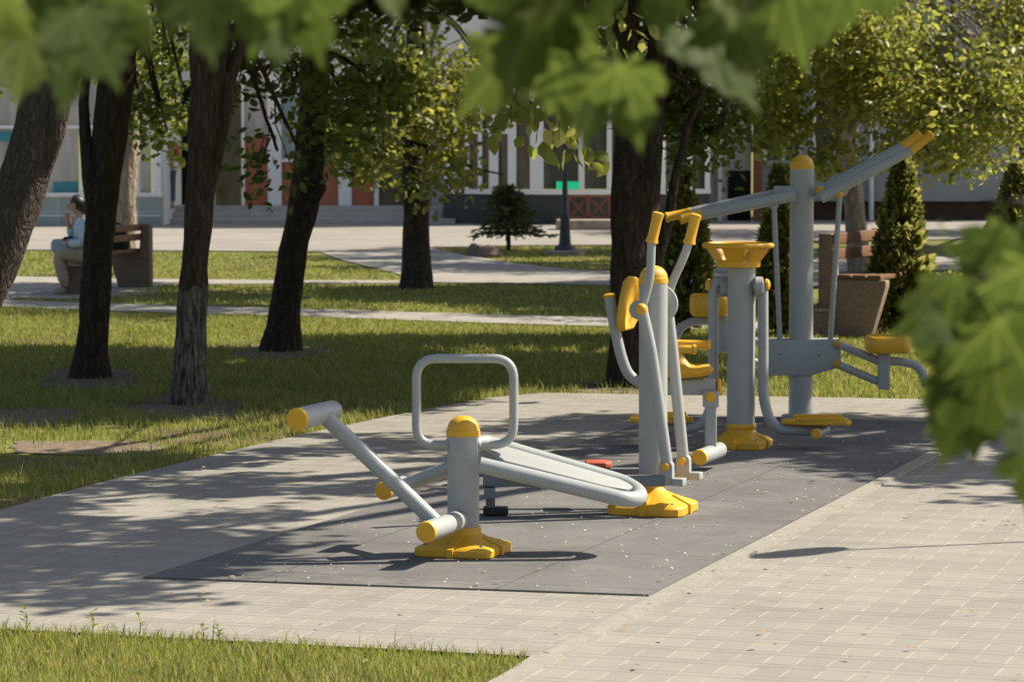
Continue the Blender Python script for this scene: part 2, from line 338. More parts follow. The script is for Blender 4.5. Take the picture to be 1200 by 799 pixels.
# ------------------------------------------------------------------ setting
EDGE = [(-260, 640), (0, 600), (100, 572), (230, 540), (340, 514), (430, 495), (520, 477), (580, 467), (640, 462), (760, 464), (1000, 468), (1500, 478)]
edge = [G(*p) for p in EDGE]
FRONT = [(-200, 729), (0, 740), (310, 756), (622, 772), (560, 812), (420, 905)]
front = [G(*p) for p in FRONT]
sheet('lawn_ground', [Vector((-500, -60, 0)), Vector((500, -60, 0)), Vector((500, 900, 0)), Vector((-500, 900, 0))], 0, 'lawn')
sheet('paved_path', edge + [G(1900, 700), Vector((8, 4, 0)), Vector((0.5, 4, 0))] + front[::-1] + [G(-900, 700)], 0.012, 'pavers')
pad = [G(168, 681), G(760, 702), G(1152, 499), G(789, 488)]
sheet('rubber_pad', pad, 0.020, 'rubber_mat', 0.012)
# kerb course along the pad's right edge and round the grass corner
A_, B_ = G(653, 771), G(1152, 499); d_ = (B_ - A_).normalized(); nrm = Vector((d_.y, -d_.x, 0))
A0 = G(622, 772) + Vector((0.02, -0.3, 0)); q = [pad[1] + nrm * .012, pad[2] + nrm * .012]
kk = [q[0] - d_ * 3.2, q[1], q[1] + nrm * .075, q[0] - d_ * 3.2 + nrm * .075]
sheet('kerb_strip', kk, 0.024, 'kerb_stone', 0.02)
fr_d = (pad[1] - pad[0]).normalized()
sheet('path_near_strip', [G(*p) for p in [(-200, 346), (0, 352), (100, 356), (250, 360), (400, 364), (560, 369), (715, 373), (900, 379), (900, 390), (715, 383.5), (560, 379), (400, 373.5), (250, 369), (100, 364), (0, 360), (-200, 353)]], 0.010, 'path_concrete')
sheet('bench_paving', [G(*p) for p in [(-200, 322), (60, 325), (130, 327), (330, 329), (470, 329), (470, 332), (330, 333), (190, 334), (180, 345), (100, 351), (-200, 349)]], 0.008, 'path_concrete')
sheet('path_sweep', [G(*p) for p in [(376, 296.5), (505, 291.5), (545, 300), (600, 309), (660, 316), (730, 320), (1300, 324), (1300, 338), (730, 336), (600, 333), (474, 331.5), (474, 324), (430, 313), (395, 304)]], 0.014, 'path_concrete')
sheet('plaza', [G(*p) for p in [(-600, 262), (-200, 263), (1500, 258), (1500, 272), (1160, 281), (1000, 283), (800, 286), (715, 288), (600, 289), (505, 291), (376, 296), (30, 294), (-600, 296)]], 0.018, 'plaza_concrete')
sheet('path_right', [G(*p) for p in [(770, 303), (1000, 302), (1400, 300), (1400, 314), (1000, 319), (770, 320)]], 0.010, 'path_concrete')

# ------------------------------------------------------------------ grass
def inpoly(x, y, poly):
    r = np.zeros(len(x), bool); n = len(poly); j = n - 1
    for i in range(n):
        xi, yi, xj, yj = poly[i].x, poly[i].y, poly[j].x, poly[j].y
        r ^= ((yi > y) != (yj > y)) & (x < (xj - xi) * (y - yi) / (yj - yi + 1e-12) + xi); j = i
    return r
def grass(name, label, poly, dens, hgt, wid, avoid=(), clump=1.0):
    xs = [p.x for p in poly]; ys = [p.y for p in poly]; area = (max(xs) - min(xs)) * (max(ys) - min(ys))
    n = int(area * dens); x = RNG.uniform(min(xs), max(xs), n); y = RNG.uniform(min(ys), max(ys), n)
    k = inpoly(x, y, poly) & (np.abs(x) < y * 0.178 + 1.3)
    for a in avoid: k &= ~(inpoly(x, y, a) & (RNG.uniform(0, 1, n) < .8))
    x, y = x[k], y[k]
    pat = np.array([noise.noise(Vector((a * 1.1, b * 1.1, 3.3))) + .6 * noise.noise(Vector((a * 4.5, b * 4.5, 7.7))) for a, b in zip(x, y)])
    k = RNG.uniform(-0.75, 0.35, len(x)) < pat * clump + (1 - clump); x, y, pat = x[k], y[k], pat[k]
    n = len(x); h = hgt * RNG.lognormal(0, .38, n) * (1 + .5 * np.clip(pat, -.6, 1)); wd = wid * RNG.uniform(.7, 1.3, n)
    a = RNG.uniform(0, 2 * np.pi, n); la = RNG.uniform(0, 2 * np.pi, n); ln = RNG.uniform(.1, .75, n) * h
    dx, dy = np.cos(a) * wd / 2, np.sin(a) * wd / 2; lx, ly = np.cos(la) * ln, np.sin(la) * ln
    z0 = np.zeros(n); vt = np.empty((n, 5, 3))
    vt[:, 0] = np.stack([x - dx, y - dy, z0 - .005], 1); vt[:, 1] = np.stack([x + dx, y + dy, z0 - .005], 1)
    vt[:, 2] = np.stack([x + dx * .8 + lx * .35, y + dy * .8 + ly * .35, h * .6], 1); vt[:, 3] = np.stack([x - dx * .8 + lx * .35, y - dy * .8 + ly * .35, h * .6], 1)
    vt[:, 4] = np.stack([x + lx, y + ly, h], 1)
    base = np.arange(n)[:, None] * 5
    lo = (base + np.array([[0, 1, 2, 3, 3, 2, 4]])).ravel(); sz = np.tile([4, 3], n)
    o = np_mesh(name, vt.reshape(-1, 3), lo, sz, 'grass_blade'); tag(o, label, 'grass', kind='stuff'); return o
grass('grass', 'bright mown grass in the strip nearest the camera', [G(-60, 735)] + front[1:4] + [G(585, 803), G(-60, 815)], 9000, .030, .0036, clump=.65)
bare = []
for k in range(40):
    a = 2 * math.pi * k / 40; q_ = 1 + .38 * noise.noise(Vector((math.cos(a) * 2, math.sin(a) * 2, 5.0))) + .2 * noise.noise(Vector((math.cos(a) * 6, math.sin(a) * 6, 9.0)))
    bare.append(G(105 + 95 * math.cos(a) * q_, 525 + 8.5 * math.sin(a) * q_))
bares = [bare]
for bx, by, rx, ry, sd in ((105, 445, 62, 13, 1), (222, 478, 70, 14, 2), (328, 413, 50, 9, 3), (742, 454, 60, 11, 4), (30, 488, 70, 9, 6)):
    bares.append([])
    for k in range(40):
        a = 2 * math.pi * k / 40; q_ = 1 + .45 * noise.noise(Vector((math.cos(a) * 1.6, math.sin(a) * 1.6, sd * 3.1))) + .25 * noise.noise(Vector((math.cos(a) * 6, math.sin(a) * 6, sd * 2.3)))
        bares[-1].append(G(bx + rx * math.cos(a) * q_, by + ry * math.sin(a) * q_))
    sheet('bare_soil', bares[-1], .005, 'soil')
ed = [G(px, py) for px, py in EDGE[:10]]
sheet('bare_soil', bare, .005, 'soil')
grass('grass', 'long grass on the shaded lawn edge beside the paving', ed + [G(760, 455), G(640, 446), G(440, 446), G(-200, 446)], 2600, .036, .005, bares, clump=1.0)
grass('grass', 'sunlit lawn between the tree trunks and the narrow path', [G(-200, 446), G(760, 455), G(760, 384), G(560, 380), G(400, 374), G(250, 370), G(0, 361), G(-200, 355)], 1900, .026, .007, bares, clump=.6)
grass('grass', 'sunlit grass behind the chest press station', [G(760, 464), G(1000, 468), G(1350, 473), G(1350, 388), G(760, 386)], 2000, .034, .007, clump=.7)
grass('grass', 'shaded lawn strip beyond the narrow path', [G(-200, 344), G(0, 351), G(400, 363), G(715, 372), G(900, 378), G(900, 339), G(600, 334), G(190, 335), G(100, 352)], 700, .022, .012, clump=.5)
grass('grass', 'far lawn strip behind the bench', [G(-200, 321), G(0, 323), G(330, 328), G(470, 328), G(470, 322), G(390, 305), G(372, 298), G(30, 295), G(-200, 296)], 400, .02, .016, clump=.4)
grass('grass', 'lawn island round the lamp post and young spruce', [G(512, 292), G(600, 290), G(760, 288), G(760, 319), G(660, 315), G(600, 308), G(548, 299)], 400, .02, .016, clump=.4)
# weeds at the paving edge
for i, (px, py, s_, lb) in enumerate([(30, 745, .11, 'tall leafy weed in the grass at the photo\'s left border'), (108, 744, .09, 'thin dark weed beside the tall leafy one'), (163, 750, .10, 'broad leaved weed standing alone by the paving'), (237, 753, .06, 'small low weed at the grass edge, one of a close pair'), (255, 754, .07, 'weed with spread leaves, right one of the close pair')]):
    g0 = G(px, py); b = MB(); rr = random.Random(i)
    b.tube([g0, g0 + Vector((.006, 0, s_ * .6)), g0 + Vector((-.004, .003, s_))], [.0022, .0018, .001], 6)
    st = b
    root = thing('weed', lb, 'weed', g0, 'weeds at the grass edge'); st.build('stem', 'leaf_mid', root); lf = MB()
    for k in range(9):
        zz = s_ * (.35 + .08 * k); a = rr.uniform(0, 6.28); dr = Vector((math.cos(a), math.sin(a), .35)).normalized(); sd = dr.cross(Vector((0, 0, 1))).normalized(); p0 = g0 + Vector((0, 0, zz)); L = .032
        lf.add([p0, p0 + dr * L * .5 + sd * L * .3, p0 + dr * L, p0 + dr * L * .5 - sd * L * .3], [(0, 1, 2, 3)])
    lf.build('leaves', 'leaf_light', root)
# blossom litter on the pad and paving
n = 1500; pa = RNG.uniform(0, 1, n); pb = RNG.uniform(0, 1, n); dd = []
for a, b_ in zip(pa, pb):
    p = (pad[0] * (1 - a) + pad[1] * a) * (1 - b_) + (pad[3] * (1 - a) + pad[2] * a) * b_
    if random.random() < .35: p = p + Vector((random.uniform(0, 1.4), random.uniform(-.8, 0), 0))
    if noise.noise(p * 1.7) + random.uniform(-.5, .5) < -.05: continue
    dd.append(p)
x = np.array([p.x for p in dd]); y = np.array([p.y for p in dd]); n = len(x); s_ = RNG.uniform(.0025, .0065, n); a = RNG.uniform(0, 6.28, n)
vt = np.empty((n, 4, 3))
for k in range(4): vt[:, k] = np.stack([x + np.cos(a + k * 1.571) * s_, y + np.sin(a + k * 1.571) * s_ * .7, .025 + s_ * RNG.uniform(-.3, .9, n)], 1)
tag(np_mesh('fallen_blossom', vt.reshape(-1, 3), np.arange(n * 4), np.full(n, 4), 'petal'), 'pale fallen blossom scattered over the rubber pad and pavers', 'litter', kind='stuff')

n = 190; lx = []; 
while len(lx) < n:
    a = random.uniform(-.2, 1); p = G(random.uniform(-50, 1250), 470 + 330 * random.random() ** 1.2)
    if noise.noise(p * .9) + random.uniform(-.4, .4) > 0: lx.append(p)
x = np.array([p.x for p in lx]); y = np.array([p.y for p in lx]); s_ = RNG.uniform(.008, .022, n); a = RNG.uniform(0, 6.28, n); vt = np.empty((n, 4, 3))
for k in range(4): vt[:, k] = np.stack([x + np.cos(a + k * 1.571) * s_ * (1 if k % 2 else .5), y + np.sin(a + k * 1.571) * s_ * (1 if k % 2 else .5), .026 + s_ * RNG.uniform(0, .5, n)], 1)
tag(np_mesh('fallen_leaves', vt.reshape(-1, 3), np.arange(n * 4), np.full(n, 4), 'dead_leaf'), 'small dry leaves and twigs lying on the paving', 'litter', kind='stuff')
# ------------------------------------------------------------------ exercise machines
def yellow_base(c, half, parent, hgt=.1, neck=.078, yaw=UA, name='base'):
    b = MB(); ca, sa = math.cos(yaw), math.sin(yaw); rings = []
    def ring(hf, z, e, lobe=0):
        o = []
        for k in range(48):
            t = 2 * math.pi * k / 48; x, y = math.cos(t), math.sin(t)
            r = (abs(x) ** e + abs(y) ** e) ** (-1 / e) * hf * (1 + lobe * math.cos(4 * (t - math.pi / 4)))
            o.append(c + Vector((ca * r * x - sa * r * y, sa * r * x + ca * r * y, z)))
        return o
    hs = hgt / .1
    for hf, z, e, lb in ((half * .97, 0, 7, .02), (half, .006, 7, .025), (half, .030 * hs, 7, .025), (half * .965, .036 * hs, 7, .03), (half * .93, .040 * hs, 6, .03), (half * .74, .052 * hs, 5, .03), (half * .56, .066 * hs, 3.5, .01), ((half * .45 + neck) / 2, .083 * hs, 2.3, 0), (neck + .004, .097 * hs, 2, 0), (neck, .112 * hs, 2, 0)): rings.append(ring(hf, z, e, lb))
    b.loft(rings)
    for k in range(4):                              # moulded ribs
        t = yaw + k * math.pi / 2; dx = Vector((math.cos(t), math.sin(t), 0)); sd = Vector((-dx.y, dx.x, 0))
        b.prism([c + dx * (half + .006) + sd * (-.014) + Vector((0, 0, .002)), c + dx * (half + .006) + sd * (-.014) + Vector((0, 0, .036 * hs)), c + dx * (half * .55) + sd * (-.014) + Vector((0, 0, .074 * hs)), c + dx * (half * .5) + sd * (-.014) + Vector((0, 0, .002))], sd * .028)
    o = b.build(name, 'yellow_plastic', parent, smooth=32)
    for k in range(4):
        t = yaw + math.pi / 4 + k * math.pi / 2; q_ = c + Vector((math.cos(t), math.sin(t), 0)) * half * 1.02 + Vector((0, 0, .040 * hs))
        MB().lathe(q_, [(.013, -.004), (.013, .006), (.008, .012)], n=6).build('anchor_bolt', 'dark_paint', o)
    return o
def dome(c, r, parent, name='cap'):
    b = MB(); b.lathe(c, [(r * .9, -.012), (r * 1.03, -.012), (r * 1.05, 0), (r * 1.03, .014), (r * .99, .016)] + [(r * .99 * math.cos(t), .016 + r * .85 * math.sin(t)) for t in [k * math.pi / 2 / 8 for k in range(1, 9)]], n=32)
    return b.build(name, 'yellow_plastic', parent)
def tubepart(name, pts, r, parent, mt='grey_paint', n=18, **k): return MB().tube(pts, r, n).build(name, mt, parent, **k)
def roller(name, a, b, r, parent, capend=0, capmat='yellow_plastic'):
    a, b = Vector(a), Vector(b); d = (b - a).normalized(); o = MB().lathe(a, [(r * .96, 0), (r, .006), (r, (b - a).length - .01), (r * .93, (b - a).length)], d, 24).build(name, 'grey_paint', parent)
    e, dr = (a, -d) if capend == 0 else (b, d)
    MB().lathe(e + dr * -.004, [(r * 1.02, 0), (r * 1.02, .012), (r * .93, .018), (r * .5, .020)], dr, 24).build('end_cap', capmat, o)
    return o
def bolt(p, ax, r, parent, d=.012):
    return MB().lathe(p, [(r, 0), (r, d * .6), (r * .75, d), (r * .3, d * 1.25)], ax, 14).build('bolt_cap', 'yellow_plastic', parent)
def hub(parent): pass

PZ = .020                                          # top of the rubber pad
# --- sit-up bench
Y0 = G(543, 648, PZ).y; s0 = S(Y0); o0 = G(543, 648, PZ)
t = thing('situp_bench', 'grey sit-up bench with padded sloping board, foot rollers and square handle loop', 'exercise machine', o0, 'outdoor exercise machines')
yellow_base(o0, .175, t, .105, .074)
zt = P(543, 507, Y0).z
MB().lathe(o0, [(.069, .08), (.069, zt - PZ)], n=36).build('post', 'grey_paint', t)
dome(Vector((o0.x, o0.y, zt)), .070, t)
lp = [P(x, y, Y0) for x, y in [(535, 521), (488, 521), (488, 420), (602, 420), (602, 521), (552, 521)]]
lo_ = tubepart('handle_loop', fillet(lp, .09, 9), .0195, t)
for sx in (-1, 1): MB().lathe(Vector((o0.x + sx * .066, Y0, lp[0].z)), [(.027, 0), (.026, .006), (.020, .012)], Vector((sx, 0, 0)), 18).build('weld_collar', 'grey_paint', lo_)
# board
Hc = P(566, 531, Y0); Lc = P(747, 579, Y0); dr = (Lc - Hc).normalized()
def bp(q, wv, lift=0):       # q along the board, wv across (- is the near side)
    tw = .050 - .022 * q
    up = Vector((-dr.z, 0, dr.x)) * lift
    return Hc + (Lc - Hc) * q + Vector((0, wv, wv * tw / .17)) + up
W = .13
path = [bp(-.02, -W)] + [bp(.1 * k, -W) for k in range(1, 9)] + [bp(.86 + .155 * math.sin(a), -W * math.cos(a)) for a in [k * math.pi / 14 for k in range(15)]] + [bp(.1 * k, W) for k in range(8, 0, -1)] + [bp(0.02, W), bp(-.06, W * .5)]
tubepart('board_frame', path, .034, t)
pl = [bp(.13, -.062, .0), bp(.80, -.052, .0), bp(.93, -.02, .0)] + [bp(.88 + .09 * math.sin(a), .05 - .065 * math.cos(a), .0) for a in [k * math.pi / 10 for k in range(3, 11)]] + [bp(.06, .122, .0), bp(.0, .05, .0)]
MB().prism(pl, Vector((-dr.z, 0, dr.x)) * .018).build('board_panel', 'panel_paint_sun_dimmed', t, bevel=.005)
# front arm and rollers
ax = V * 1.0
def rollpair(name, px, py, Yc, L, r):
    c = P(px, py, Yc); return roller(name, c - ax * L / 2, c + ax * L / 2, r, t)
rollpair('foot_roller', 370, 486, Y0 - .22, .40, .047)
rollpair('foot_roller', 519, 616, Y0 - .27, .40, .044)
tubepart('roller_arm', [P(380, 487, Y0 - .18), P(514, 615, Y0 - .25)], .034, t)
tubepart('rear_arm', [P(535, 545, Y0 + .02), P(466, 572, Y0 + .22)], .032, t)
rollpair('rear_roller', 462, 571, Y0 + .24, .25, .040)

# --- elliptical trainer
o1 = G(765, 600, PZ); Y1 = o1.y; s1 = S(Y1)
t = thing('elliptical_trainer', 'grey elliptical trainer with two yellow gripped levers and pedal bars', 'exercise machine', o1, 'outdoor exercise machines')
yellow_base(o1, .185, t, .125, .045)
zb = P(765, 557, Y1).z; zt = P(765, 329, Y1).z
MB().lathe(o1, [(.037, .1), (.037, zb - PZ + .01)], n=24).build('neck', 'grey_paint', t)
MB().lathe(o1, [(.068, zb - PZ), (.068, zt - PZ)], n=36).build('post', 'grey_paint', t)
dome(Vector((o1.x, o1.y, zt)), .067, t)
pv = P(767, 357, Y1)
for s_ in (-1, 1):
    rd = .092 if s_ > 0 else .045
    MB().lathe((pv if s_ > 0 else P(754, 362, Y1)) + V * (s_ * .068), [(rd * .93, 0), (rd, .004), (rd, .022), (rd * .9, .028)], V * s_, 32).build('bearing_disc', 'grey_paint', t)
YN, YF = Y1 - .15, Y1 + .17
for (Yc, g0, g1, up, lo, bx, by) in ((YN, (771.5, 250), (763.5, 284), [(763.8, 280), (762, 325), (757, 345), (752, 362)], [(752, 362), (763, 410), (782, 546)], 752, 362), (YF, (815.5, 252), (807.5, 285), [(808.5, 280), (802, 300), (788, 330), (781, 352)], [(781, 352), (787, 400), (801, 540)], 781, 352)):
    lv = tubepart('lever', fillet([P(*p, Yc) for p in up] , .12, 6), .0205, t)
    g = MB().lathe(P(*g0, Yc), [(.017, -.006), (.028, 0), (.027, .02), (.0255, .03), (.0255, .115), (.030, .132), (.031, .14), (.02, .145)], P(*g1, Yc) - P(*g0, Yc), 20).build('grip', 'yellow_plastic', lv)
    tubepart('link_arm', fillet([P(*p, Yc) for p in lo], .3, 8), .028, t)
    bolt(P(bx, by, Yc - .03), -V, .027, t, .025)
for (Yc, x, y) in ((YN, 781, 546), (YF, 801, 539)):
    c = P(x, y + 10, Yc); z_ = c.z; br = MB()
    ring = [c + U * (.034 * math.cos(a)) + Vector((0, 0, .040 + .034 * math.sin(a))) - V * .022 for a in [k * math.pi / 10 for k in range(11)]]
    br.prism(ring + [c - U * .034 + Vector((0, 0, -.05)) - V * .022, c + U * .034 + Vector((0, 0, -.05)) - V * .022], V * .044)
    bb = br.build('pedal_bracket', 'grey_paint', t, bevel=.003)
    MB().box(c + U * .062 + Vector((0, 0, -.032)), (.055, .07, .036), (U, V, Vector((0, 0, 1)))).build('toe_stop', 'grey_paint', bb, bevel=.004)
    bolt(c + Vector((0, 0, .040)) - V * .023, -V, .020, bb)
zbm = P(700, 563, YN).z
XL = P(566, 563, YN).x; XR = P(779, 563, YN).x
for (Yc, dz, xo) in ((YN, 0, 0), (YF, .0, .06)):
    MB().box(((XL + XR) / 2 + xo, Yc, zbm + dz), (XR - XL, .05, .052)).build('pedal_bar', 'dark_paint', t, bevel=.005)
for (px0, px1, Yc) in ((592, 682, YN), (686, 717, YF)):
    a = P(px0, 551, Yc); b_ = P(px1, 551, Yc); pd = MB().prism([Vector((a.x, Yc - .075, zbm + .03)), Vector((b_.x - .03, Yc - .075, zbm + .03)), Vector((b_.x, Yc - .04, zbm + .03)), Vector((b_.x, Yc + .04, zbm + .03)), Vector((b_.x - .03, Yc + .075, zbm + .03)), Vector((a.x, Yc + .075, zbm + .03))], (0, 0, .03)).build('foot_pad', 'red_plastic', t, bevel=.008)
MB().box((XL + .03, Y1, zbm - .055), (.05, .42, .05)).build('crank_axle', 'dark_paint', t, bevel=.004)
MB().box((XL + .035, Y1 - .1, (zbm + PZ) / 2 - .02), (.045, .05, zbm - PZ - .03)).build('rear_leg', 'dark_paint', t, bevel=.004)
MB().box((XL + .06, Y1 - .1, PZ + .02), (.12, .12, .034)).build('rear_foot', 'black_rubber', t, bevel=.008)
MB().box(G(812, 563, PZ) + Vector((0, .1, .012)), (.11, .12, .022)).build('floor_plate', 'yellow_plastic', t, bevel=.005)

# --- leg extension seat
Y2 = 16.9; s2 = S(Y2); o2 = Vector((P(769, 500, Y2).x, Y2, PZ))
t = thing('leg_extension_seat', 'leg extension seat with moulded yellow backrest and saddle on a bent tube', 'exercise machine', o2, 'outdoor exercise machines')
zbeam = P(800, 453, Y2).z
MB().lathe(o2, [(.085, 0), (.085, .012), (.055, .016), (.055, zbeam - PZ)], n=28).build('post', 'grey_paint', t)
MB().box((P(795, 453, Y2).x, Y2, zbeam), (P(839, 0, Y2).x - P(751, 0, Y2).x, .085, .085)).build('seat_beam', 'grey_paint', t, bevel=.01)
MB().box((P(842, 453, Y2).x, Y2, zbeam), (.024, .09, .09)).build('beam_cap', 'yellow_plastic', t, bevel=.012)
bt = tubepart('back_tube', fillet([P(x, y, Y2) for x, y in [(714, 346), (718, 372), (727, 415), (736, 440), (756, 452)]], .12, 6), .029, t)
MB().lathe(P(714, 347, Y2), [(.032, -.004), (.032, .008), (.02, .014)], Vector((-.1, 0, 1)), 18).build('tube_cap', 'yellow_plastic', bt)
# moulded backrest, upright and facing along the beam
bc = P(735, 356, Y2); bz = Vector((.12, 0, 1)).normalized(); bx_ = (U * .93 + V * .1).normalized(); bv = V
outl = [(-.13, -.10), (-.085, -.145), (.085, -.145), (.13, -.10), (.145, -.02), (.115, .05), (.085, .09), (.065, .142), (0, .15), (-.065, .142), (-.085, .09), (-.115, .05), (-.145, -.02)]
rings = []
for sc_, off in ((.86, -.024), (1.0, -.010), (1.0, .012), (.93, .026), (.80, .024), (.7, .012)):
    rings.append([bc + bv * (a * sc_) + bz * (b * (.99 * sc_)) + bx_ * (off + .5 * (a * sc_) ** 2 * 1.2) for a, b in outl])
MB().loft(rings).build('backrest', 'yellow_plastic', t, smooth=50)
sp_ = [(764, 426), (768, 415), (793, 415.5), (801, 419), (808, 426), (817, 429), (832, 428), (836, 432), (832, 437), (822, 440), (800, 442), (768, 441)]
b = MB(); rings = []
for k in range(9):
    q = -1 + k / 4; e = math.sqrt(max(0, 1 - abs(q) ** 5)); cz = sum(P(x, y, Y2).z for x, y in sp_) / len(sp_); cxm = P(800, 430, Y2).x
    rings.append([Vector((cxm + (P(x, y, Y2).x - cxm) * (.82 + .18 * e), Y2 + q * .16, cz + (P(x, y, Y2).z + .018 * (1 if y < 425 else 0) * abs(q) - cz) * (.35 + .65 * e))) for x, y in sp_])
b.loft(rings).build('saddle', 'yellow_plastic', t, smooth=55)
for (x0, y0, x1, y1, Yc) in ((772, 408, 816, 409.5, Y2 - .21), (778, 402, 833, 404, Y2 + .21)):
    a = P(x0, y0, Yc); c = P(x1, y1, Yc); g = tubepart('hand_grip', [a, c - (c - a).normalized() * .02, c - (c - a).normalized() * .018, c], [.022, .022, .028, .026], t, 'yellow_plastic')
    tubepart('grip_bracket', [a + Vector((.01, 0, 0)), Vector((a.x - .02, Y2, zbeam))], .014, g, 'grey_paint')
lg = MB(); xl = P(834, 0, Y2).x; lg.box((xl, Y2 - .07, (zbeam + P(0, 528, Y2 - .07).z) / 2 - .03), (.062, .034, zbeam - P(0, 528, Y2 - .07).z - .01)); lgo = lg.build('swing_leg', 'grey_paint', t, bevel=.008)
MB().box((xl, Y2 - .07, zbeam - .06), (.085, .06, .085)).build('swing_bracket', 'grey_paint', lgo, bevel=.006)
bolt(Vector((xl - .005, Y2 - .103, zbeam - .045)), Vector((0, -1, 0)), .028, lgo)
c = P(832, 531, Y2 - .1); roller('shin_roller', c - V * .21, c + V * .21, .042, t)

# --- double leg swing with wheel top
o3 = G(868, 524, PZ); Y3 = o3.y; s3 = S(Y3)
t = thing('leg_swing_station', 'two sided leg swing station with yellow spoked wheel on its post', 'exercise machine', o3, 'outdoor exercise machines')
yellow_base(o3, .16, t, .125, .085)
zt = P(0, 313, Y3).z
MB().lathe(o3, [(.08, .1), (.08, zt - PZ)], n=36).build('post', 'grey_paint', t)
c = Vector((o3.x - .02, o3.y, zt)); wh = MB().lathe(c, [(.10, 0), (.125, .002), (.128, .012), (.128, .035), (.118, .04), (.02, .042)], n=36).build('wheel_hub', 'yellow_plastic', t)
rim = [c + Vector((.192 * math.cos(a), .192 * math.sin(a), .125)) for a in [2 * math.pi * k / 48 for k in range(48)]]
MB().tube(rim, .0155, 12, closed=True).build('wheel_rim', 'yellow_plastic', wh)
for k in range(6):
    a0 = 2 * math.pi * k / 6 + .3; vs = []
    for (r, z) in ((.124, .028), (.154, .066), (.190, .118)):
        for da in (-.37, .37): vs.append((r, z, a0 + da))
    outer = [c + Vector((r * math.cos(a), r * math.sin(a), z)) for r, z, a in vs]; inner = [c + Vector(((r - .014) * math.cos(a), (r - .014) * math.sin(a), z + .006)) for r, z, a in vs]
    MB().add(outer + inner, [(0, 1, 3, 2), (2, 3, 5, 4), (6, 8, 9, 7), (8, 10, 11, 9), (0, 2, 8, 6), (2, 4, 10, 8), (1, 7, 9, 3), (3, 9, 11, 5), (4, 5, 11, 10), (0, 6, 7, 1)]).build('wheel_spoke', 'yellow_plastic', wh)
for sgn, Yc, pts, pf, hubx in ((1, Y3 - .06, [(882, 334), (894, 334), (894.5, 470), (906, 503), (962, 505)], (916, 996, 494), 880), (-1, Y3 + .1, [(852, 330), (836, 330), (836, 470), (824, 500), (775, 503)], (738, 812, 491), 845)):
    hz = P(hubx, 336, Yc); hc = Vector((o3.x + sgn * .068, Yc, hz.z))
    MB().lathe(hc, [(.05, 0), (.058, .006), (.058, .045), (.05, .05)], Vector((sgn, 0, 0)), 28).build('swing_hub', 'grey_paint', t)
    sw = tubepart('swing_arm', fillet([P(x, y, Yc) for x, y in pts], .13, 8), .0305, t)
    e = P(897 if sgn > 0 else 832, 334, Yc); MB().lathe(e, [(.036, 0), (.036, .012), (.024, .024), (.008, .028)], Vector((sgn, 0, 0)), 18).build('end_cap', 'yellow_plastic', sw)
    a = P(pf[0], pf[2], Yc); b_ = P(pf[1], pf[2], Yc); zz = a.z; L = b_.x - a.x
    tip = [(0, -.03), (.12, -.10), (L - .03, -.115), (L, -.09), (L, .09), (L - .03, .115), (.12, .10), (0, .03)]
    if sgn < 0: tip = [(L - x, y) for x, y in tip][::-1]
    ft = MB().prism([Vector((a.x + x, Yc + y, zz - .012)) for x, y in tip], (0, 0, .028)).build('foot_plate', 'yellow_plastic', t, bevel=.007)
    for yy in (-.10, .10): MB().box((a.x + L * .55, Yc + yy, zz + .024), (L * .72, .016, .022)).build('plate_edge', 'yellow_plastic', ft, bevel=.005)
    rc = P(962 if sgn > 0 else 775, 506, Yc - .02); roller('foot_bar', rc - V * .12, rc + V * .12, .030, t)

# --- chest press station
o4 = G(938, 488, PZ); Y4 = o4.y; s4 = S(Y4)
t = thing('chest_press_station', 'tall post with double push levers, rods and two yellow seats', 'exercise machine', o4, 'outdoor exercise machines')
zt = P(0, 196, Y4).z
MB().lathe(o4, [(.12, 0), (.12, .012), (.076, .016), (.0755, zt - PZ)], n=36).build('post', 'grey_paint', t)
dome(Vector((o4.x, o4.y, zt)), .074, t)
pl = [P(x, y, Y4 - .09) for x, y in [(895, 398), (985, 398), (986, 430), (950, 440), (895, 440)]]
bxo = MB().prism(pl, (0, .18, 0)).build('pivot_box', 'grey_paint', t, bevel=.006)
for x, y in ((981, 403), (981, 427)): bolt(P(x, y, Y4 - .092), Vector((0, -1, 0)), .024, bxo)
for x, y in ((914, 415), (960, 416)): MB().lathe(P(x, y, Y4 - .091), [(.006, 0), (.006, .006), (.003, .008)], Vector((0, -1, 0)), 10).build('screw', 'dark_paint', bxo)
MB().box(P(936, 225, Y4), (P(966, 0, Y4).x - P(908, 0, Y4).x, .10, .075)).build('cross_arm', 'grey_paint', t, bevel=.006)
for Yc, x, y in ((Y4 - .1, 961, 223), (Y4 - .16, 983.5, 227)):
    MB().box(P(x + 3, y, Yc + .03), (.09, .04, .055), ((P(990, 216, 20) - P(955, 232, 20)).normalized(), Vector((0, 1, 0)), Vector((.4, 0, .9)).normalized())).build('pivot_bracket', 'grey_paint', t, bevel=.006)
    bolt(P(x, y, Yc + .008), Vector((0, -1, 0)), .026, t, .02)
MB().lathe(P(907, 240, Y4 - .16), [(.03, 0), (.03, .07)], Vector((0, 1, 0)), 18).build('pivot_bracket', 'grey_paint', t)
for Yc, a, b_, g in ((Y4 - .15, (962, 232), (1068, 176), (1092, 157)), (Y4 + .15, (956, 226), (1058, 172), (1078, 156)), (Y4 - .15, (932, 229), (822, 252), (797, 257)), (Y4 + .15, (936, 222), (809, 249), (780, 255))):
    lv = tubepart('push_lever', [P(*a, Yc), P(*b_, Yc)], [.036, .031], t)
    d = (P(*g, Yc) - P(*b_, Yc)); MB().lathe(P(*b_, Yc), [(.022, -.02), (.033, 0), (.031, .012), (.029, .02), (.029, d.length - .02), (.034, d.length - .012), (.032, d.length), (.02, d.length + .004)], d, 18).build('grip', 'yellow_plastic', lv)
tubepart('push_rod', [P(907, 240, Y4 - .15), P(914, 400, Y4 - .05)], .017, t)
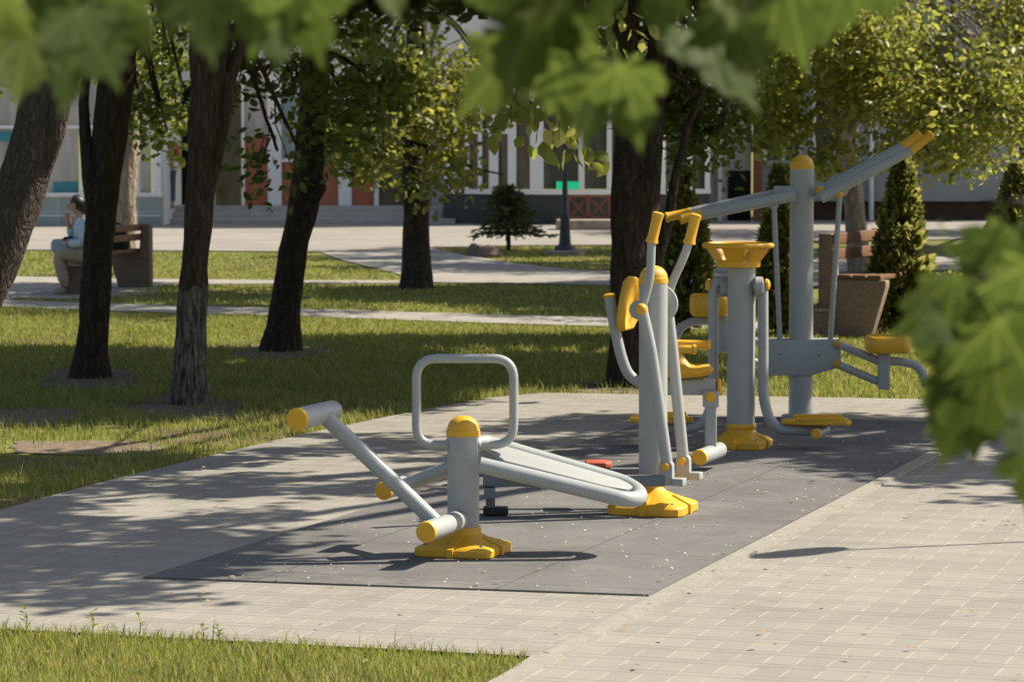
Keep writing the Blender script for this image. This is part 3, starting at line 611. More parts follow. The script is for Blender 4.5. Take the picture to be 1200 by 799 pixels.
tubepart('push_rod', [P(984, 230, Y4 - .14), P(973, 400, Y4 - .05)], .017, t)
for sgn, Yc, arms, colm, st, tb in ((1, Y4 - .15, [((984, 404), (1034, 425)), ((984, 428), (1034, 449))], (1029, 413, 1042, 456), (1015, 393, 1064, 412), [(1040, 423), (1062, 424), (1078, 430), (1086, 452)]), (-1, Y4 + .25, [((897, 405), (846, 384)), ((897, 430), (846, 406))], (841, 368, 852, 412), (809, 345, 852, 369), [(843, 376), (812, 376), (796, 384), (788, 406)])):
    for a, b_ in arms: tubepart('seat_arm', [P(*a, Yc), P(*b_, Yc)], .026, t)
    x0, y0, x1, y1 = colm; q0, q1 = P(x0, y0, Yc), P(x1, y1, Yc)
    MB().box((q0 + q1) / 2, (abs(q1.x - q0.x), .09, abs(q0.z - q1.z))).build('seat_column', 'grey_paint', t, bevel=.006)
    x0, y0, x1, y1 = st; q0, q1 = P(x0, y0, Yc), P(x1, y1, Yc)
    cc = (q0 + q1) / 2; sx, sz = (q1.x - q0.x) / 2, (q0.z - q1.z) / 2; rings = []
    for kz, sc_ in ((-1, .93), (-.7, 1), (.5, 1), (.9, .95), (1, .86), (.8, .6)):
        rings.append([cc + Vector((sx * sc_ * math.copysign(abs(math.cos(a)) ** .35, math.cos(a)), .17 * sc_ * math.copysign(abs(math.sin(a)) ** .35, math.sin(a)), sz * kz)) for a in [2 * math.pi * (k + .5) / 32 for k in range(32)]])
    MB().loft(rings).build('seat', 'yellow_plastic', t, smooth=50)
    tubepart('foot_tube', fillet([P(*p, Yc) for p in tb], .12, 8), .028, t)

# ------------------------------------------------------------------ street furniture
# round sign standing outside the frame, its shadow falls across the paving
sh = G(928, 647, .012); hh = 2.1; sb = Vector((sh.x + KX * hh, sh.y + KY * hh, 0))
t = thing('road_sign', 'round traffic sign on a thin grey pole, its shadow falls on the pavers', 'sign', sb)
MB().lathe(sb, [(.013, 0), (.013, hh + .2)], n=14).build('pole', 'grey_paint', t)
dn = Vector((math.cos(R(-34)), math.sin(R(-34)), 0))
MB().lathe(sb + Vector((0, 0, hh)) + dn * .014, [(.20, 0), (.215, .004), (.215, .010), (.205, .012)], dn, 36).build('sign_plate', 'white_paint', t)
# lamp post
lb = G(662, 299); sL = S(lb.y)
t = thing('lamp_post', 'thin dark lamp post with stepped base on a stone slab', 'lamp post', lb)
zt = P(0, 96, lb.y).z
MB().lathe(lb, [(.16, .06), (.15, .12), (.09, .16), (.065, .5), (.08, .54), (.065, .6), (.045, .64), (.036, 1.2), (.03, zt)], n=20).build('pole', 'lamp_iron', t)
MB().lathe(lb, [(.30, 0), (.29, .06), (.25, .07)], n=10).jitter(.03, 6).build('slab', 'stone', t)
MB().lathe(lb + Vector((0, 0, zt)), [(.05, 0), (.07, .02), (.10, .12), (.08, .2)], n=16).build('lantern', 'white_glass', t)
MB().lathe(lb + Vector((0, 0, zt + .2)), [(.11, 0), (.11, .02), (.03, .09)], n=16).build('lamp_hood', 'lamp_iron', t)
# rocks on the lawn island
for px, py, s_, lb_ in ((556, 300, .11, 'brown rough stone beside the young spruce'), (573, 302, .14, 'paler rounded stone touching the brown one')):
    g0 = G(px, py); b = MB().lathe(g0, [(.02, -.05), (s_, -.03), (s_ * 1.1, .05), (s_ * .8, .14), (s_ * .3, .18)], n=14).jitter(.06, 6.0); tag(b.build('boulder', 'bench_concrete', origin=g0), lb_, 'rock', 'rocks on the lawn island')
# small wooden post at the right
g0 = G(1136, 404); t0 = P(0, 305, g0.y).z
tag(MB().box(g0 + Vector((0, 0, t0 / 2)), (.085, .085, t0)).build('wooden_post', 'post_wood', bevel=.012, origin=g0), 'short square wooden post in the grass right of the thuja', 'post')
# benches
def bench(base_a, base_b, face, mt, wood_mt, label, hgt, dep):
    """two slab ends with a back upright, slatted back and seat between them"""
    a, b_ = Vector(base_a), Vector(base_b); along = (b_ - a).normalized(); f = Vector(face).normalized()
    f = (f - along * f.dot(along)).normalized(); Z = Vector((0, 0, 1)); t = thing('park_bench', label, 'bench', (a + b_) / 2, 'concrete park benches')
    for e in (a, b_):
        pr = [(-.5, 0), (.28, 0), (.5, .50), (.5, .56), (-.24, .56), (-.30, 1.0), (-.5, 1.0), (-.5, .5)]
        MB().prism([e + f * (x * dep) + Z * (z * hgt) - along * .06 for x, z in pr], along * .12).build('bench_end', mt, t, bevel=.01)
    L = (b_ - a).length + .1; c = (a + b_) / 2
    for k in range(3): MB().box(c + f * (dep * (-.12 + .22 * k)) + Z * (hgt * .56 + .022), (L, dep * .2, .04), (along, f, Z)).build('seat_slat', wood_mt, t, bevel=.006)
    for zz in (.80, .95): MB().box(c + f * (-dep * .26) + Z * (hgt * zz), (L, .035, hgt * .105), (along, f, Z)).build('back_slat', wood_mt, t, bevel=.006)
    return t
bA, bB = G(90, 345), G(154, 337)
bench(bA, bB, (-.85, .5, 0), 'bench_concrete', 'bench_wood', 'brown concrete bench with wooden slats where the person sits', .74, .50)
cA, cB = G(1000, 396), G(1060, 384)
bench(cA, cB, (.5, -.9, 0), 'granite_chip', 'bench_wood', 'pinkish stone chip bench between the chest press and the thuja', .92, .62)
# granite chip planter boxes
for px0, px1, py, top, Yd, lb_ in ((949, 974, 396, 366, .4, 'low stone chip planter behind the chest press post'), (1092, 1122, 392, 352, .5, 'small stone chip planter right of the tall thuja')):
    a, b_ = G(px0, py), G(px1, py); hz = P(0, top, a.y).z; root = thing('planter', lb_, 'planter', (a + b_) / 2, 'stone chip planters'); c = (a + b_) / 2; wd = (b_ - a).length
    MB().box(c + Vector((0, Yd / 2, hz / 2)), (wd, Yd, hz)).build('box', 'granite_chip', root, bevel=.012)
    MB().box(c + Vector((0, Yd / 2, hz + .02)), (wd + .05, Yd + .05, .036)).build('coping', 'kerb_stone', root, bevel=.008)
# dark bag on bench
g0 = bA.lerp(bB, .72); zb_ = .74 * .56 + .045
rings = []
for z_, s_ in ((0, .8), (.03, 1), (.14, .95), (.22, .6), (.24, .3)): rings.append([g0 + Vector((.16 * s_ * math.cos(a), .10 * s_ * math.sin(a), zb_ + z_)) for a in [2 * math.pi * k / 16 for k in range(16)]])
t = thing('hand_bag', 'soft black bag lying on the wooden bench seat', 'bag', g0 + Vector((0, 0, zb_)))
MB().loft(rings).build('pouch', 'dark_cloth', t)
MB().tube([g0 + Vector((.10 * math.cos(a), 0, zb_ + .2 + .10 * math.sin(a))) for a in [k * math.pi / 10 for k in range(11)]], .012, 8).build('handle', 'dark_cloth', t)

# ------------------------------------------------------------------ people
def skin_mesh(name, joints, edges, radii, mt, parent, sub=2, root=0):
    me = bpy.data.meshes.new(name); bm = bmesh.new(); ly = bm.verts.layers.skin.verify(); o0_ = ORG[parent.name]
    vs = []
    for i, (p, r) in enumerate(zip(joints, radii)):
        x = bm.verts.new(Vector(p) - o0_); r = r if isinstance(r, tuple) else (r, r); x[ly].radius = r; x[ly].use_root = (i == root); vs.append(x)
    for a, b_ in edges: bm.edges.new((vs[a], vs[b_]))
    bm.to_mesh(me); bm.free()
    o = bpy.data.objects.new(name + '_tmp', me); COL.objects.link(o)
    o.modifiers.new('skin', 'SKIN'); md = o.modifiers.new('sub', 'SUBSURF'); md.levels = sub; md.render_levels = sub
    dg = bpy.context.evaluated_depsgraph_get(); me2 = bpy.data.meshes.new_from_object(o.evaluated_get(dg)); me2.name = name
    bpy.data.objects.remove(o); me2.shade_smooth(); return link(name, me2, mt, parent)
def person(label, base, j, top_mt, leg_mt, hair_long=True):
    """j: joint name -> world position"""
    t = thing('person', label, 'person', base)
    fc = (j['face'] - j['head']).normalized(); upv = (j['head'] - j['neck']).normalized(); sd = fc.cross(upv).normalized()
    names = ['pelvis', 'belly', 'chest', 'neck', 'chin', 'head', 'crown']
    pts = [j['pelvis'], j['pelvis'].lerp(j['chest'], .45), j['chest'], j['neck'], j['head'] - upv * .06 + fc * .02, j['head'], j['head'] + upv * .085]
    rad = [(.15, .11), (.125, .10), (.145, .11), .052, .062, .088, .055]
    ed = [(0, 1), (1, 2), (2, 3), (3, 4), (4, 5), (5, 6)]
    for s_ in ('l', 'r'):
        k = len(pts); hd = j['hand_' + s_]; el = j['elbow_' + s_]; d = (hd - el).normalized()
        pts += [j['shoulder_' + s_], el, hd, hd + d * .07]; rad += [.062, .045, .030, .036]; ed += [(2, k), (k, k + 1), (k + 1, k + 2), (k + 2, k + 3)]
        q = d.cross(Vector((0, 0, 1))).normalized() if abs(d.z) < .95 else Vector((1, 0, 0))
        kk_ = len(pts)
        for f_, (o_, L) in enumerate(((-.027, .075), (-.009, .088), (.009, .083), (.027, .065))):
            pts += [hd + d * (.09 + L * .5) + q * o_, hd + d * (.09 + L * .8) + q * o_ * .8 + Vector((0, 0, -.02))]; rad += [.0095, .008]; ed += [(k + 3, len(pts) - 2), (len(pts) - 2, len(pts) - 1)]
        pts += [hd + d * .07 + q * .05]; rad += [.010]; ed += [(k + 2, len(pts) - 1)]
        k = len(pts); pts += [j['hip_' + s_], j['knee_' + s_], j['knee_' + s_].lerp(j['foot_' + s_], .35), j['foot_' + s_]]; rad += [.085, .060, .055, .036]; ed += [(0, k), (k, k + 1), (k + 1, k + 2), (k + 2, k + 3)]
    body = skin_mesh('body', pts, ed, rad, 'skin', t)
    # face: nose, eyes, ears, mouth
    fb = MB(); c = j['head'] + fc * .088
    fb.lathe(j['head'] + fc * .078 - upv * .018, [(.018, 0), (.014, .02), (.006, .036)], fc - upv * .35, 10); fb.build('nose', 'skin', body)
    for s_ in (-1, 1):
        MB().lathe(j['head'] + fc * .074 + sd * (s_ * .032) + upv * .010, [(.012, 0), (.010, .008), (.004, .012)], fc, 10).build('eye', 'hair', body)
        MB().lathe(j['head'] + sd * (s_ * .082), [(.030, 0), (.026, .010), (.012, .014)], sd * s_ + fc * .3, 10).build('ear', 'skin', body)
    MB().box(j['head'] + fc * .082 - upv * .055, (.045, .012, .010), (sd, fc, upv)).build('mouth', 'red_cloth', body)
    hp = [j['head'] + fc * .03 + upv * .062, j['head'] - fc * .02 + upv * .04, j['head'] - fc * .045 + upv * .0, j['head'] - fc * .05 - upv * .055]; hr = [.066, .100, .097, .06]
    if hair_long: hp.append(j['neck'] - fc * .06); hr.append(.05)
    skin_mesh('hair', hp, [(i, i + 1) for i in range(len(hp) - 1)], hr, 'hair', t)
    # shirt: torso with sleeves; trousers; shoes
    pts = [j['pelvis'] + (j['chest'] - j['pelvis']) * .02, j['pelvis'].lerp(j['chest'], .45), j['chest'], j['chest'].lerp(j['neck'], .6)]; rad = [(.17, .13), (.148, .12), (.165, .13), .08]; ed = [(0, 1), (1, 2), (2, 3)]
    for s_ in ('l', 'r'):
        k = len(pts); pts += [j['shoulder_' + s_], j['elbow_' + s_], j['elbow_' + s_].lerp(j['hand_' + s_], .8)]; rad += [.078, .060, .048]; ed += [(2, k), (k, k + 1), (k + 1, k + 2)]
    skin_mesh('shirt', pts, ed, rad, top_mt, t)
    pts = [j['pelvis']]; rad = [(.165, .125)]; ed = []
    for s_ in ('l', 'r'):
        k = len(pts); pts += [j['hip_' + s_], j['knee_' + s_], j['knee_' + s_].lerp(j['foot_' + s_], .92)]; rad += [.105, .080, .066]; ed += [(0, k), (k, k + 1), (k + 1, k + 2)]
    skin_mesh('trousers', pts, ed, rad, leg_mt, t)
    for s_ in ('l', 'r'):
        f_ = j['foot_' + s_]; toe = j['toe_' + s_]; skin_mesh('shoe', [f_ + Vector((0, 0, -.02)), f_.lerp(toe, .5) + Vector((0, 0, -.028)), toe], [(0, 1), (1, 2)], [.045, .042, .032], 'beige_cloth', t)
    return t
Yp = G(84, 345).y - .05; q = lambda x, y, d=0: P(x, y, Yp + d)
j = dict(pelvis=q(98, 296), chest=q(99, 268), neck=q(96, 253), head=q(89, 240), face=q(75, 243, .03), shoulder_l=q(99, 262, -.19), shoulder_r=q(97, 262, .19), elbow_l=q(97, 286, -.22), hand_l=q(76, 284, -.12), elbow_r=q(85, 280, .16), hand_r=q(81, 262, .08), hip_l=q(97, 298, -.10), hip_r=q(96, 298, .10), knee_l=q(67, 298, -.12), knee_r=q(70, 298, .10), foot_l=q(77, 337, -.10), foot_r=q(84, 336, .08), toe_l=q(63, 341, -.10), toe_r=q(70, 340, .10))
person('person in a light blue shirt sitting on the bench, hand at chin', Vector((q(88, 345).x, Yp, 0)), j, 'blue_cloth', 'beige_cloth')
t = thing('shoulder_bag', 'grey cloth bag with dark strap resting on the lap of the seated person', 'bag', q(78, 296, -.05))
b = MB(); rings = []
for z_, s_ in ((-.05, .75), (-.03, 1), (.06, 1), (.10, .85), (.105, .5)): rings.append([q(77, 290, -.02) + Vector((.16 * s_ * math.copysign(abs(math.cos(a)) ** .6, math.cos(a)), .14 * s_ * math.copysign(abs(math.sin(a)) ** .6, math.sin(a)), z_ - .01)) for a in [2 * math.pi * k / 24 for k in range(24)]])
b.loft(rings).build('pouch', 'bag_cloth', t)
MB().tube([q(72, 285, -.1), q(76, 279, -.14), q(84, 278, -.16), q(88, 285, -.14)], .016, 8).build('strap', 'dark_cloth', t)
Yq = 60.9; q = lambda x, y, d=0: P(x, y, Yq + d)
j = dict(pelvis=q(196, 203), chest=q(196, 179), neck=q(196, 164), head=q(196, 154), face=q(191, 154, -.25), shoulder_l=q(187, 170), shoulder_r=q(206, 170), elbow_l=q(184, 185, -.1), hand_l=q(200, 183, -.25), elbow_r=q(209, 185, -.1), hand_r=q(194, 181, -.28), hip_l=q(191, 205), hip_r=q(201, 205), knee_l=q(191, 222, -.03), knee_r=q(201, 222), foot_l=q(191, 239), foot_r=q(202, 239), toe_l=q(190, 242.5, -.2), toe_r=q(203, 242.5, -.2))
stand = person('person in red shirt and jeans standing in the dark doorway with folded arms', Vector((q(196, 241).x, Yq, P(0, 241, Yq).z)), j, 'red_cloth', 'jeans', False)

# ------------------------------------------------------------------ buildings
def rb(px0, py0, px1, py1, Y, dep, name, mt, parent, bevel=0):
    a, b_ = P(px0, py0, Y), P(px1, py1, Y)
    return MB().box(((a.x + b_.x) / 2, Y + dep / 2, (a.z + b_.z) / 2), (b_.x - a.x, dep, a.z - b_.z)).build(name, mt, parent, bevel=bevel)
def floor_py(Y): return HY + F * H / Y
YA = 59.2
t = thing('shop_wing', 'projecting glazed shop wing with white frames above a green tiled base', 'building', Vector((P(60, 0, YA).x, YA, 0)))
rb(-260, 229, 188, floor_py(YA), YA, .35, 'tiled_base', 'wall_tile', t)
rb(-260, -170, 188, 30, YA + .02, .3, 'fascia', 'render_white', t)
rb(-260, 226, 190, 230.5, YA - .06, .12, 'sill', 'white_paint', t)
for x0, x1 in ((-260, -170), (-164, -90), (-84, -20), (-14, 48), (54, 92.5), (99.5, 157), (163, 177)):
    rb(x0, 30, x1, 226, YA + .12, .03, 'window', 'curtained_glass', t)
for x0, x1 in ((-170, -164), (-90, -84), (-20, -14), (48, 54), (92.5, 99.5), (157, 163), (177, 188)): rb(x0, 30, x1, 226, YA + .03, .14, 'mullion', 'white_paint', t)
rb(-260, 147, 176.5, 151, YA + .06, .05, 'transom', 'white_paint', t)
rb(62, 213, 92, 225.5, YA + .105, .014, 'window_poster', 'poster_blue', t); rb(-12, 154, 14, 166, YA + .105, .014, 'window_poster', 'poster_blue', t)
rb(-260, 252, 188.8, 253.6, YA - .012, .1, 'base_line', 'white_paint', t)
sa = P(188, 0, YA + .02)
MB().box((sa.x - .09, YA + 2.05, 3.2), (.16, 3.2, 6.38)).build('side_wall', 'render_white', t)
MB().box((sa.x - 4, YA + 2, 7.0), (8.3, 4.6, .3)).build('roof', 'render_grey', t)

YB = 62.0; zs = P(0, 241, YB).z
t = thing('panelled_building', 'white building with red brown panels, dark doorways and a broad stone stair', 'building', Vector((P(320, 0, YB).x, YB, 0)))
for k in range(3): 
    yy = YB - .45 * (k + 1)
    MB().box(((P(188, 0, YB).x + P(535, 0, YB).x) / 2, (yy + YB + .6) / 2, zs * (3 - k) / 3 / 2), (P(535, 0, YB).x - P(188, 0, YB).x, YB + .6 - yy, zs * (3 - k) / 3 - .001 * k)).build('stair_step', 'step_stone', t, bevel=.01)
rb(185, -170, 525, 95, YB, .3, 'upper_wall', 'render_white', t)
dr_ = rb(184, 95, 251, 241, YB + 1.2, .1, 'doorway_back', 'dark_interior', t)
rb(251, 95, 283, 241, YB + .05, .2, 'door', 'brown_glass', t)
for x0, x1 in ((283, 287), (313, 330), (396, 412), (438, 443.5)): rb(x0, 95, x1, 241, YB - .03, .3, 'pilaster', 'white_paint', t)
rb(287, 160, 313, 241, YB + .05, .2, 'wall_panel', 'red_panel', t); rb(287, 95, 313, 160, YB + .05, .1, 'window', 'curtained_glass', t)
for x0, x1 in ((330, 396), (412, 438)):
    rb(x0, 190 if x0 == 330 else 170, x1, 241, YB + .05, .2, 'wall_panel', 'red_panel', t)
    wn = rb(x0, 95, x1, (190 if x0 == 330 else 170) - 3.5, YB + .12, .04, 'window', 'teal_glass', t)
    rb(x0, (190 if x0 == 330 else 170) - 3.5, x1, 190 if x0 == 330 else 170, YB + .0, .16, 'sill', 'white_paint', wn)
rb(362, 95, 365, 186, YB + .08, .1, 'mullion', 'white_paint', t)
rb(443.5, 95, 506, 241, YB + .9, .1, 'doorway_back', 'dark_interior', t)
rb(505, 95, 523, 241, YB + .06, .25, 'door_jamb', 'render_grey', t)
rb(440, 190, 505, 241, YB + .5, .06, 'door', 'dark_glass', t)
rb(182, -190, 528, -165, YB - .4, 5, 'roof', 'render_grey', t)

YC = 60.6
t = thing('bay_building', 'curved shop bay of white framed windows over a dark base', 'building', Vector((P(650, 0, YC).x, YC, 0)))
def bay(px): u_ = (px - 675) / 155; return YC + .9 * u_ * u_ - .55
def bayseg(x0, x1, y0, y1, push, dep, name, mt, parent, n=6):
    b = MB(); fr = []; 
    for k in range(n + 1):
        x = x0 + (x1 - x0) * k / n; fr.append((x, bay(x) + push))
    top = [P(x, y0, Y) for x, Y in fr]; bot = [P(x, y1, Y) for x, Y in fr]; zt_ = top[0].z; zb__ = bot[0].z
    for q_ in top: q_.z = zt_
    for q_ in bot: q_.z = zb__
    poly = bot + [x + Vector((0, dep, 0)) for x in bot[::-1]]
    return b.prism(poly, (0, 0, zt_ - zb__)).build(name, mt, parent)
bayseg(519, 832, 226, 262.5, 0, .3, 'bay_base', 'dark_base', t, 14)
bayseg(518, 833, 221.5, 227, -.06, .3, 'sill', 'white_paint', t, 14)
bayseg(518, 833, -170, 66, 0, .3, 'upper_wall', 'render_white', t, 14)
mull = [(520, 527), (530.5, 535), (545, 550), (560, 565), (573, 584), (595, 605), (621, 637), (678, 685), (711, 717), (742, 748), (773, 780), (805, 811), (826, 832)]
for x0, x1 in mull: bayseg(x0, x1, 66, 221.5, -.02, .14, 'mullion', 'white_paint', t, 2)
for (a, b_) in zip(mull[:-1], mull[1:]):
    bayseg(a[1], b_[0], 66, 221.5, .07, .03, 'window', 'brown_glass' if b_[0] < 630 else 'dark_glass', t, 3)
bayseg(527, 595, 151, 157, .0, .06, 'transom', 'white_paint', t, 5)
bayseg(516, 835, -190, -170, -.2, 5, 'roof', 'render_grey', t, 8)
sg = rb(652, 213, 679, 222, 59.35, .06, 'shop_sign', 'sign_green', None); sg.name = 'shop_sign'; tag(sg, 'small glowing green sign in front of the dark bay windows', 'sign')
MB().box((P(665, 0, 59.35).x, 59.72, P(0, 217.5, 59.35).z), (.06, .7, .06)).build('bracket', 'lamp_iron', sg)
# stair cheek ramp
# lattice fence and low stone wall
g0 = G(686, 268); Yl = 57.5
t = thing('lattice_fence', 'red brown wooden lattice fence with crossed slats below the green sign', 'fence', Vector((P(690, 0, Yl).x, Yl, P(0, 257, Yl).z)))
rb(664, 229, 762, 231.5, Yl, .07, 'rail', 'lattice_wood', t); rb(664, 254, 762, 256.5, Yl, .07, 'rail', 'lattice_wood', t)
for x in (664, 688, 713, 737, 760): rb(x, 228, x + 3, 257.5, Yl - .02, .11, 'post', 'lattice_wood', t)
for x in (667, 691, 716, 740):
    for ya, yb in ((231, 255), (255, 231)): MB().tube([P(x, ya, Yl + .035), P(x + 22, yb, Yl + .035)], .025, 6).build('brace', 'lattice_wood', t)
tag(rb(652, 257.8, 790, floor_py(56.8) - .3, 56.8, .8, 'stone_wall', 'stone', None, .03), 'low rough stone wall under the lattice fence', 'wall')

YD = 63.5
t = thing('grey_building', 'grey rendered block with dark windows above a brown brick basement', 'building', Vector((P(1040, 0, YD).x, YD, 0)))
rb(822, -170, 880, 272, YD - .9, .5, 'porch_wall', 'render_beige', t)
rb(842, 60, 846, 272, YD - 1.02, .1, 'drain_pipe', 'white_paint', t)
rb(884, 40, 893, 275, YD - 1.1, .15, 'corner_pillar', 'lattice_wood', t)
rb(853, 200, 880, 262, YD - .915, .012, 'cellar_door', 'dark_interior', t)
rb(893, 194, 1400, 236, YD, .4, 'wall_band', 'render_grey', t)
rb(893, 236, 1400, floor_py(YD), YD + .15, .4, 'basement', 'basement_brick', t)
rb(893, -170, 1400, 40, YD, .4, 'upper_wall', 'render_grey', t)
for x0, x1 in ((895, 942), (952, 1008), (1062, 1124), (1190, 1250), (1300, 1360)):
    w_ = rb(x0, 40, x1, 194, YD + .22, .05, 'window', 'dark_glass', t)
    rb(x0 - 2, 188, x1 + 2, 194.5, YD - .08, .3, 'sill', 'teal_glass', w_)
    rb(x0, 40, x0 + 4, 188, YD + .05, .14, 'frame', 'white_paint', w_); rb(x1 - 4, 40, x1, 188, YD + .05, .14, 'frame', 'white_paint', w_); rb((x0 + x1) / 2 - 1.5, 40, (x0 + x1) / 2 + 1.5, 188, YD + .08, .1, 'frame', 'white_paint', w_)
for x0, x1 in ((942, 952), (1008, 1062), (1124, 1190), (1250, 1300), (1360, 1400)): rb(x0, 40, x1, 194, YD + .02, .38, 'pier', 'render_grey', t)
for x0 in (930, 1105, 1200): rb(x0, 258, x0 + 36, 266, YD + .13, .03, 'vent', 'dark_interior', t)
MB().tube([P(1021, -40, YD - .1), P(1021, 271, YD - .1)], .05, 12).build('drain_pipe', 'white_paint', t)
rb(820, -190, 1405, -170, YD - 1.2, 6, 'roof', 'render_grey', t)

# ------------------------------------------------------------------ trees
def leaf_cloud(name, clusters, size, mt, parent, per=28, spread=.17, droop=.5):
    """clusters: array of twig ends; leaves are scattered round each"""
    c = np.repeat(np.array(clusters, float), per, 0); n = len(c)
    c = c + RNG.normal(0, spread, (n, 3)) * np.array([1, 1, .8]) - ORG[parent.name]
    s_ = size * RNG.uniform(.6, 1.25, n)[:, None]
    d = RNG.normal(0, 1, (n, 3)); d[:, 2] = d[:, 2] * .6 - droop; d /= np.linalg.norm(d, axis=1)[:, None]
    u = RNG.normal(0, 1, (n, 3)); u -= d * (u * d).sum(1)[:, None]; u /= np.linalg.norm(u, axis=1)[:, None]; nn = np.cross(d, u)
    tm = [(0, 0, 0), (.25, .28, .07), (.29, .60, .07), (0, 1.0, -.05), (-.29, .60, .07), (-.25, .28, .07)]
    vt = np.stack([c + u * (a * s_) + d * (b * s_) + nn * (z * s_) for a, b, z in tm], 1)
    base = np.arange(n)[:, None] * 6
    return np_mesh(name, vt.reshape(-1, 3), (base + np.array([[0, 1, 2, 3, 0, 3, 4, 5]])).ravel(), np.full(2 * n, 4), mt, parent)
def ell(c, r, n, shell=.45, fr=.75, th=-.22):
    o = []; tries = 0
    while len(o) < n and tries < 40 * n:
        tries += 1
        d = Vector((random.gauss(0, 1), random.gauss(0, 1), random.gauss(0, 1))).normalized(); q = random.uniform(shell, 1) ** .6
        p = Vector(c) + Vector((d.x * r[0], d.y * r[1], d.z * r[2])) * q
        if noise.noise(p * fr) > th: o.append(p)
    return o
def visible(p, m=12):
    d = p - CAM; yc = d.dot(FW)
    if yc <= 0: return False
    px = CX + F * d.x / yc; py = CY - F * d.dot(UP) / yc
    return -m < px < 1200 + m and -m < py < 799 + m
def trunk_mb(pts, rad, lump=.02, n=20):
    pts = [Vector(p) for p in pts]; out = []; rr = []
    for i in range(len(pts) - 1):
        st = max(2, int((pts[i + 1] - pts[i]).length / .09))
        for k in range(st):
            q_ = k / st; out.append(pts[i].lerp(pts[i + 1], q_)); rr.append(rad[i] * (1 - q_) + rad[i + 1] * q_)
    out.append(pts[-1]); rr.append(rad[-1])
    # smooth
    for _ in range(3): out = [out[0]] + [(out[i - 1] + out[i] * 2 + out[i + 1]) / 4 for i in range(1, len(out) - 1)] + [out[-1]]
    b = MB().tube(out, rr, n); 
    for v_ in b.v:
        v_ += noise.noise_vector(v_ * 3.1) * lump + noise.noise_vector(v_ * 9) * lump * .45
    return b
def tree(name, label, trunk, rad, branches, mt, lows, highs, leafmt, leafsize, group, flare=1.35, per_low=21, hi_mt='shade_leaf', hi_per=22, hi_size=.15, hi_spread=.17, hi_th=-.12):
    """lows: (centre, radii, n twigs) foliage seen in frame; highs: crown masses above the frame"""
    base = Vector(trunk[0]); t = thing(name, label, 'tree', Vector((base.x, base.y, 0)), group)
    tr = [base + Vector((0, 0, -.05)), base.lerp(Vector(trunk[1]), min(.5, .25 / max(.3, (Vector(trunk[1]) - base).length)))] + [Vector(p) for p in trunk[1:]]
    tk = trunk_mb(tr, [rad[0] * flare, rad[0]] + list(rad[1:])).build('trunk', mt, t, smooth=80)
    top = tr[-1]
    for pts, rr in branches: trunk_mb(pts, rr, .012, 12).build('limb', mt, t, smooth=80)
    tw = MB()
    for c, r, n_ in highs:
        c = Vector(c); mid = top.lerp(c, .5) + Vector((0, 0, .25)); rr = rad[-1]
        trunk_mb([top - Vector((0, 0, .2)), mid, c], [rr * .75, rr * .45, rr * .2], .015, 9).build('limb', mt, t, smooth=80)
    L = []; Hh = []
    subs = []
    for c, r, n_ in lows:
        k_ = max(2, min(9, n_ // 6))
        for _ in range(k_):
            d_ = Vector((random.uniform(-1, 1) * r[0], random.uniform(-1, 1) * r[1], random.uniform(-1, 1) * r[2])) * .8
            f_ = random.uniform(.32, .6); subs.append((Vector(c) + d_, (r[0] * f_ * 1.2, r[1] * f_, r[2] * f_), max(3, int(n_ / k_))))
    for c, r, n_ in subs:
        pts = [p + Vector((random.gauss(0, .12), random.gauss(0, .12), random.gauss(0, .10))) for p in ell(c, r, n_, .1, 1.7, -.08)]; L += pts
        c = Vector(c); a = min(tr[2:], key=lambda q_: abs(q_.z - c.z - .5)); ln = (c - a).length; m_ = a.lerp(c, .5) + Vector((0, 0, .12 * ln)); tw = trunk_mb([a, m_, c], [.03, .02, .012], .006, 7)
        for p in pts[::2]:
            q_ = m_.lerp(c, random.uniform(.35, 1)); tw.tube([q_, q_.lerp(p, .5) + Vector((random.gauss(0, .04), random.gauss(0, .04), .08)), p], [.008, .006, .003], 5)
        tw.build('limb', mt, t, smooth=80)
    for c, r, n_ in highs: Hh += [p for p in ell(c, r, n_, .1, 2.0, hi_th) if not visible(p, 25)]
    if L:
        leaf_cloud('crown', L, leafsize, leafmt, t, per_low, .13)
    if Hh: leaf_cloud('crown', Hh, hi_size, hi_mt, t, hi_per, hi_spread)
    return t
px_w = lambda lst: [P(*p) for p in lst]
def low(px, py, Y, rx, ry, rdepth, n): return (P(px, py, Y), (rx / S(Y), rdepth, ry / S(Y)), n)
GT = 'park trees on the lawn'
# T1 large leaning trunk at the left border
Yt = 17.5
tree('broadleaf_tree', 'thick leaning trunk with rough bark and bark ridge, at the lawn\'s left border', [Vector((P(-75, 0, Yt).x, Yt, 0)), P(-62, 420, Yt), P(-24, 330, Yt), P(20, 240, Yt), P(46, 150, Yt), P(56, 60, Yt), P(66, -40, Yt), P(70, -220, Yt)], [.22, .185, .165, .145, .13, .12, .11, .10],
     [([P(27, 262, Yt - .02), P(66, 160, Yt - .08), P(72, 100, Yt - .05), P(82, 20, Yt), P(110, -120, Yt)], [.012, .05, .075, .07, .06])], 'bark_grey', [], [(P(-60, -520, Yt), (1.9, 1.6, 1.3), 130), (P(200, -560, Yt + 1), (1.4, 1.4, 1.1), 80), (Vector((-3.6, 18.6, 5.0)), (1.5, 1.6, .7), 130)], 'leaf_mid', .09, GT, per_low=30)
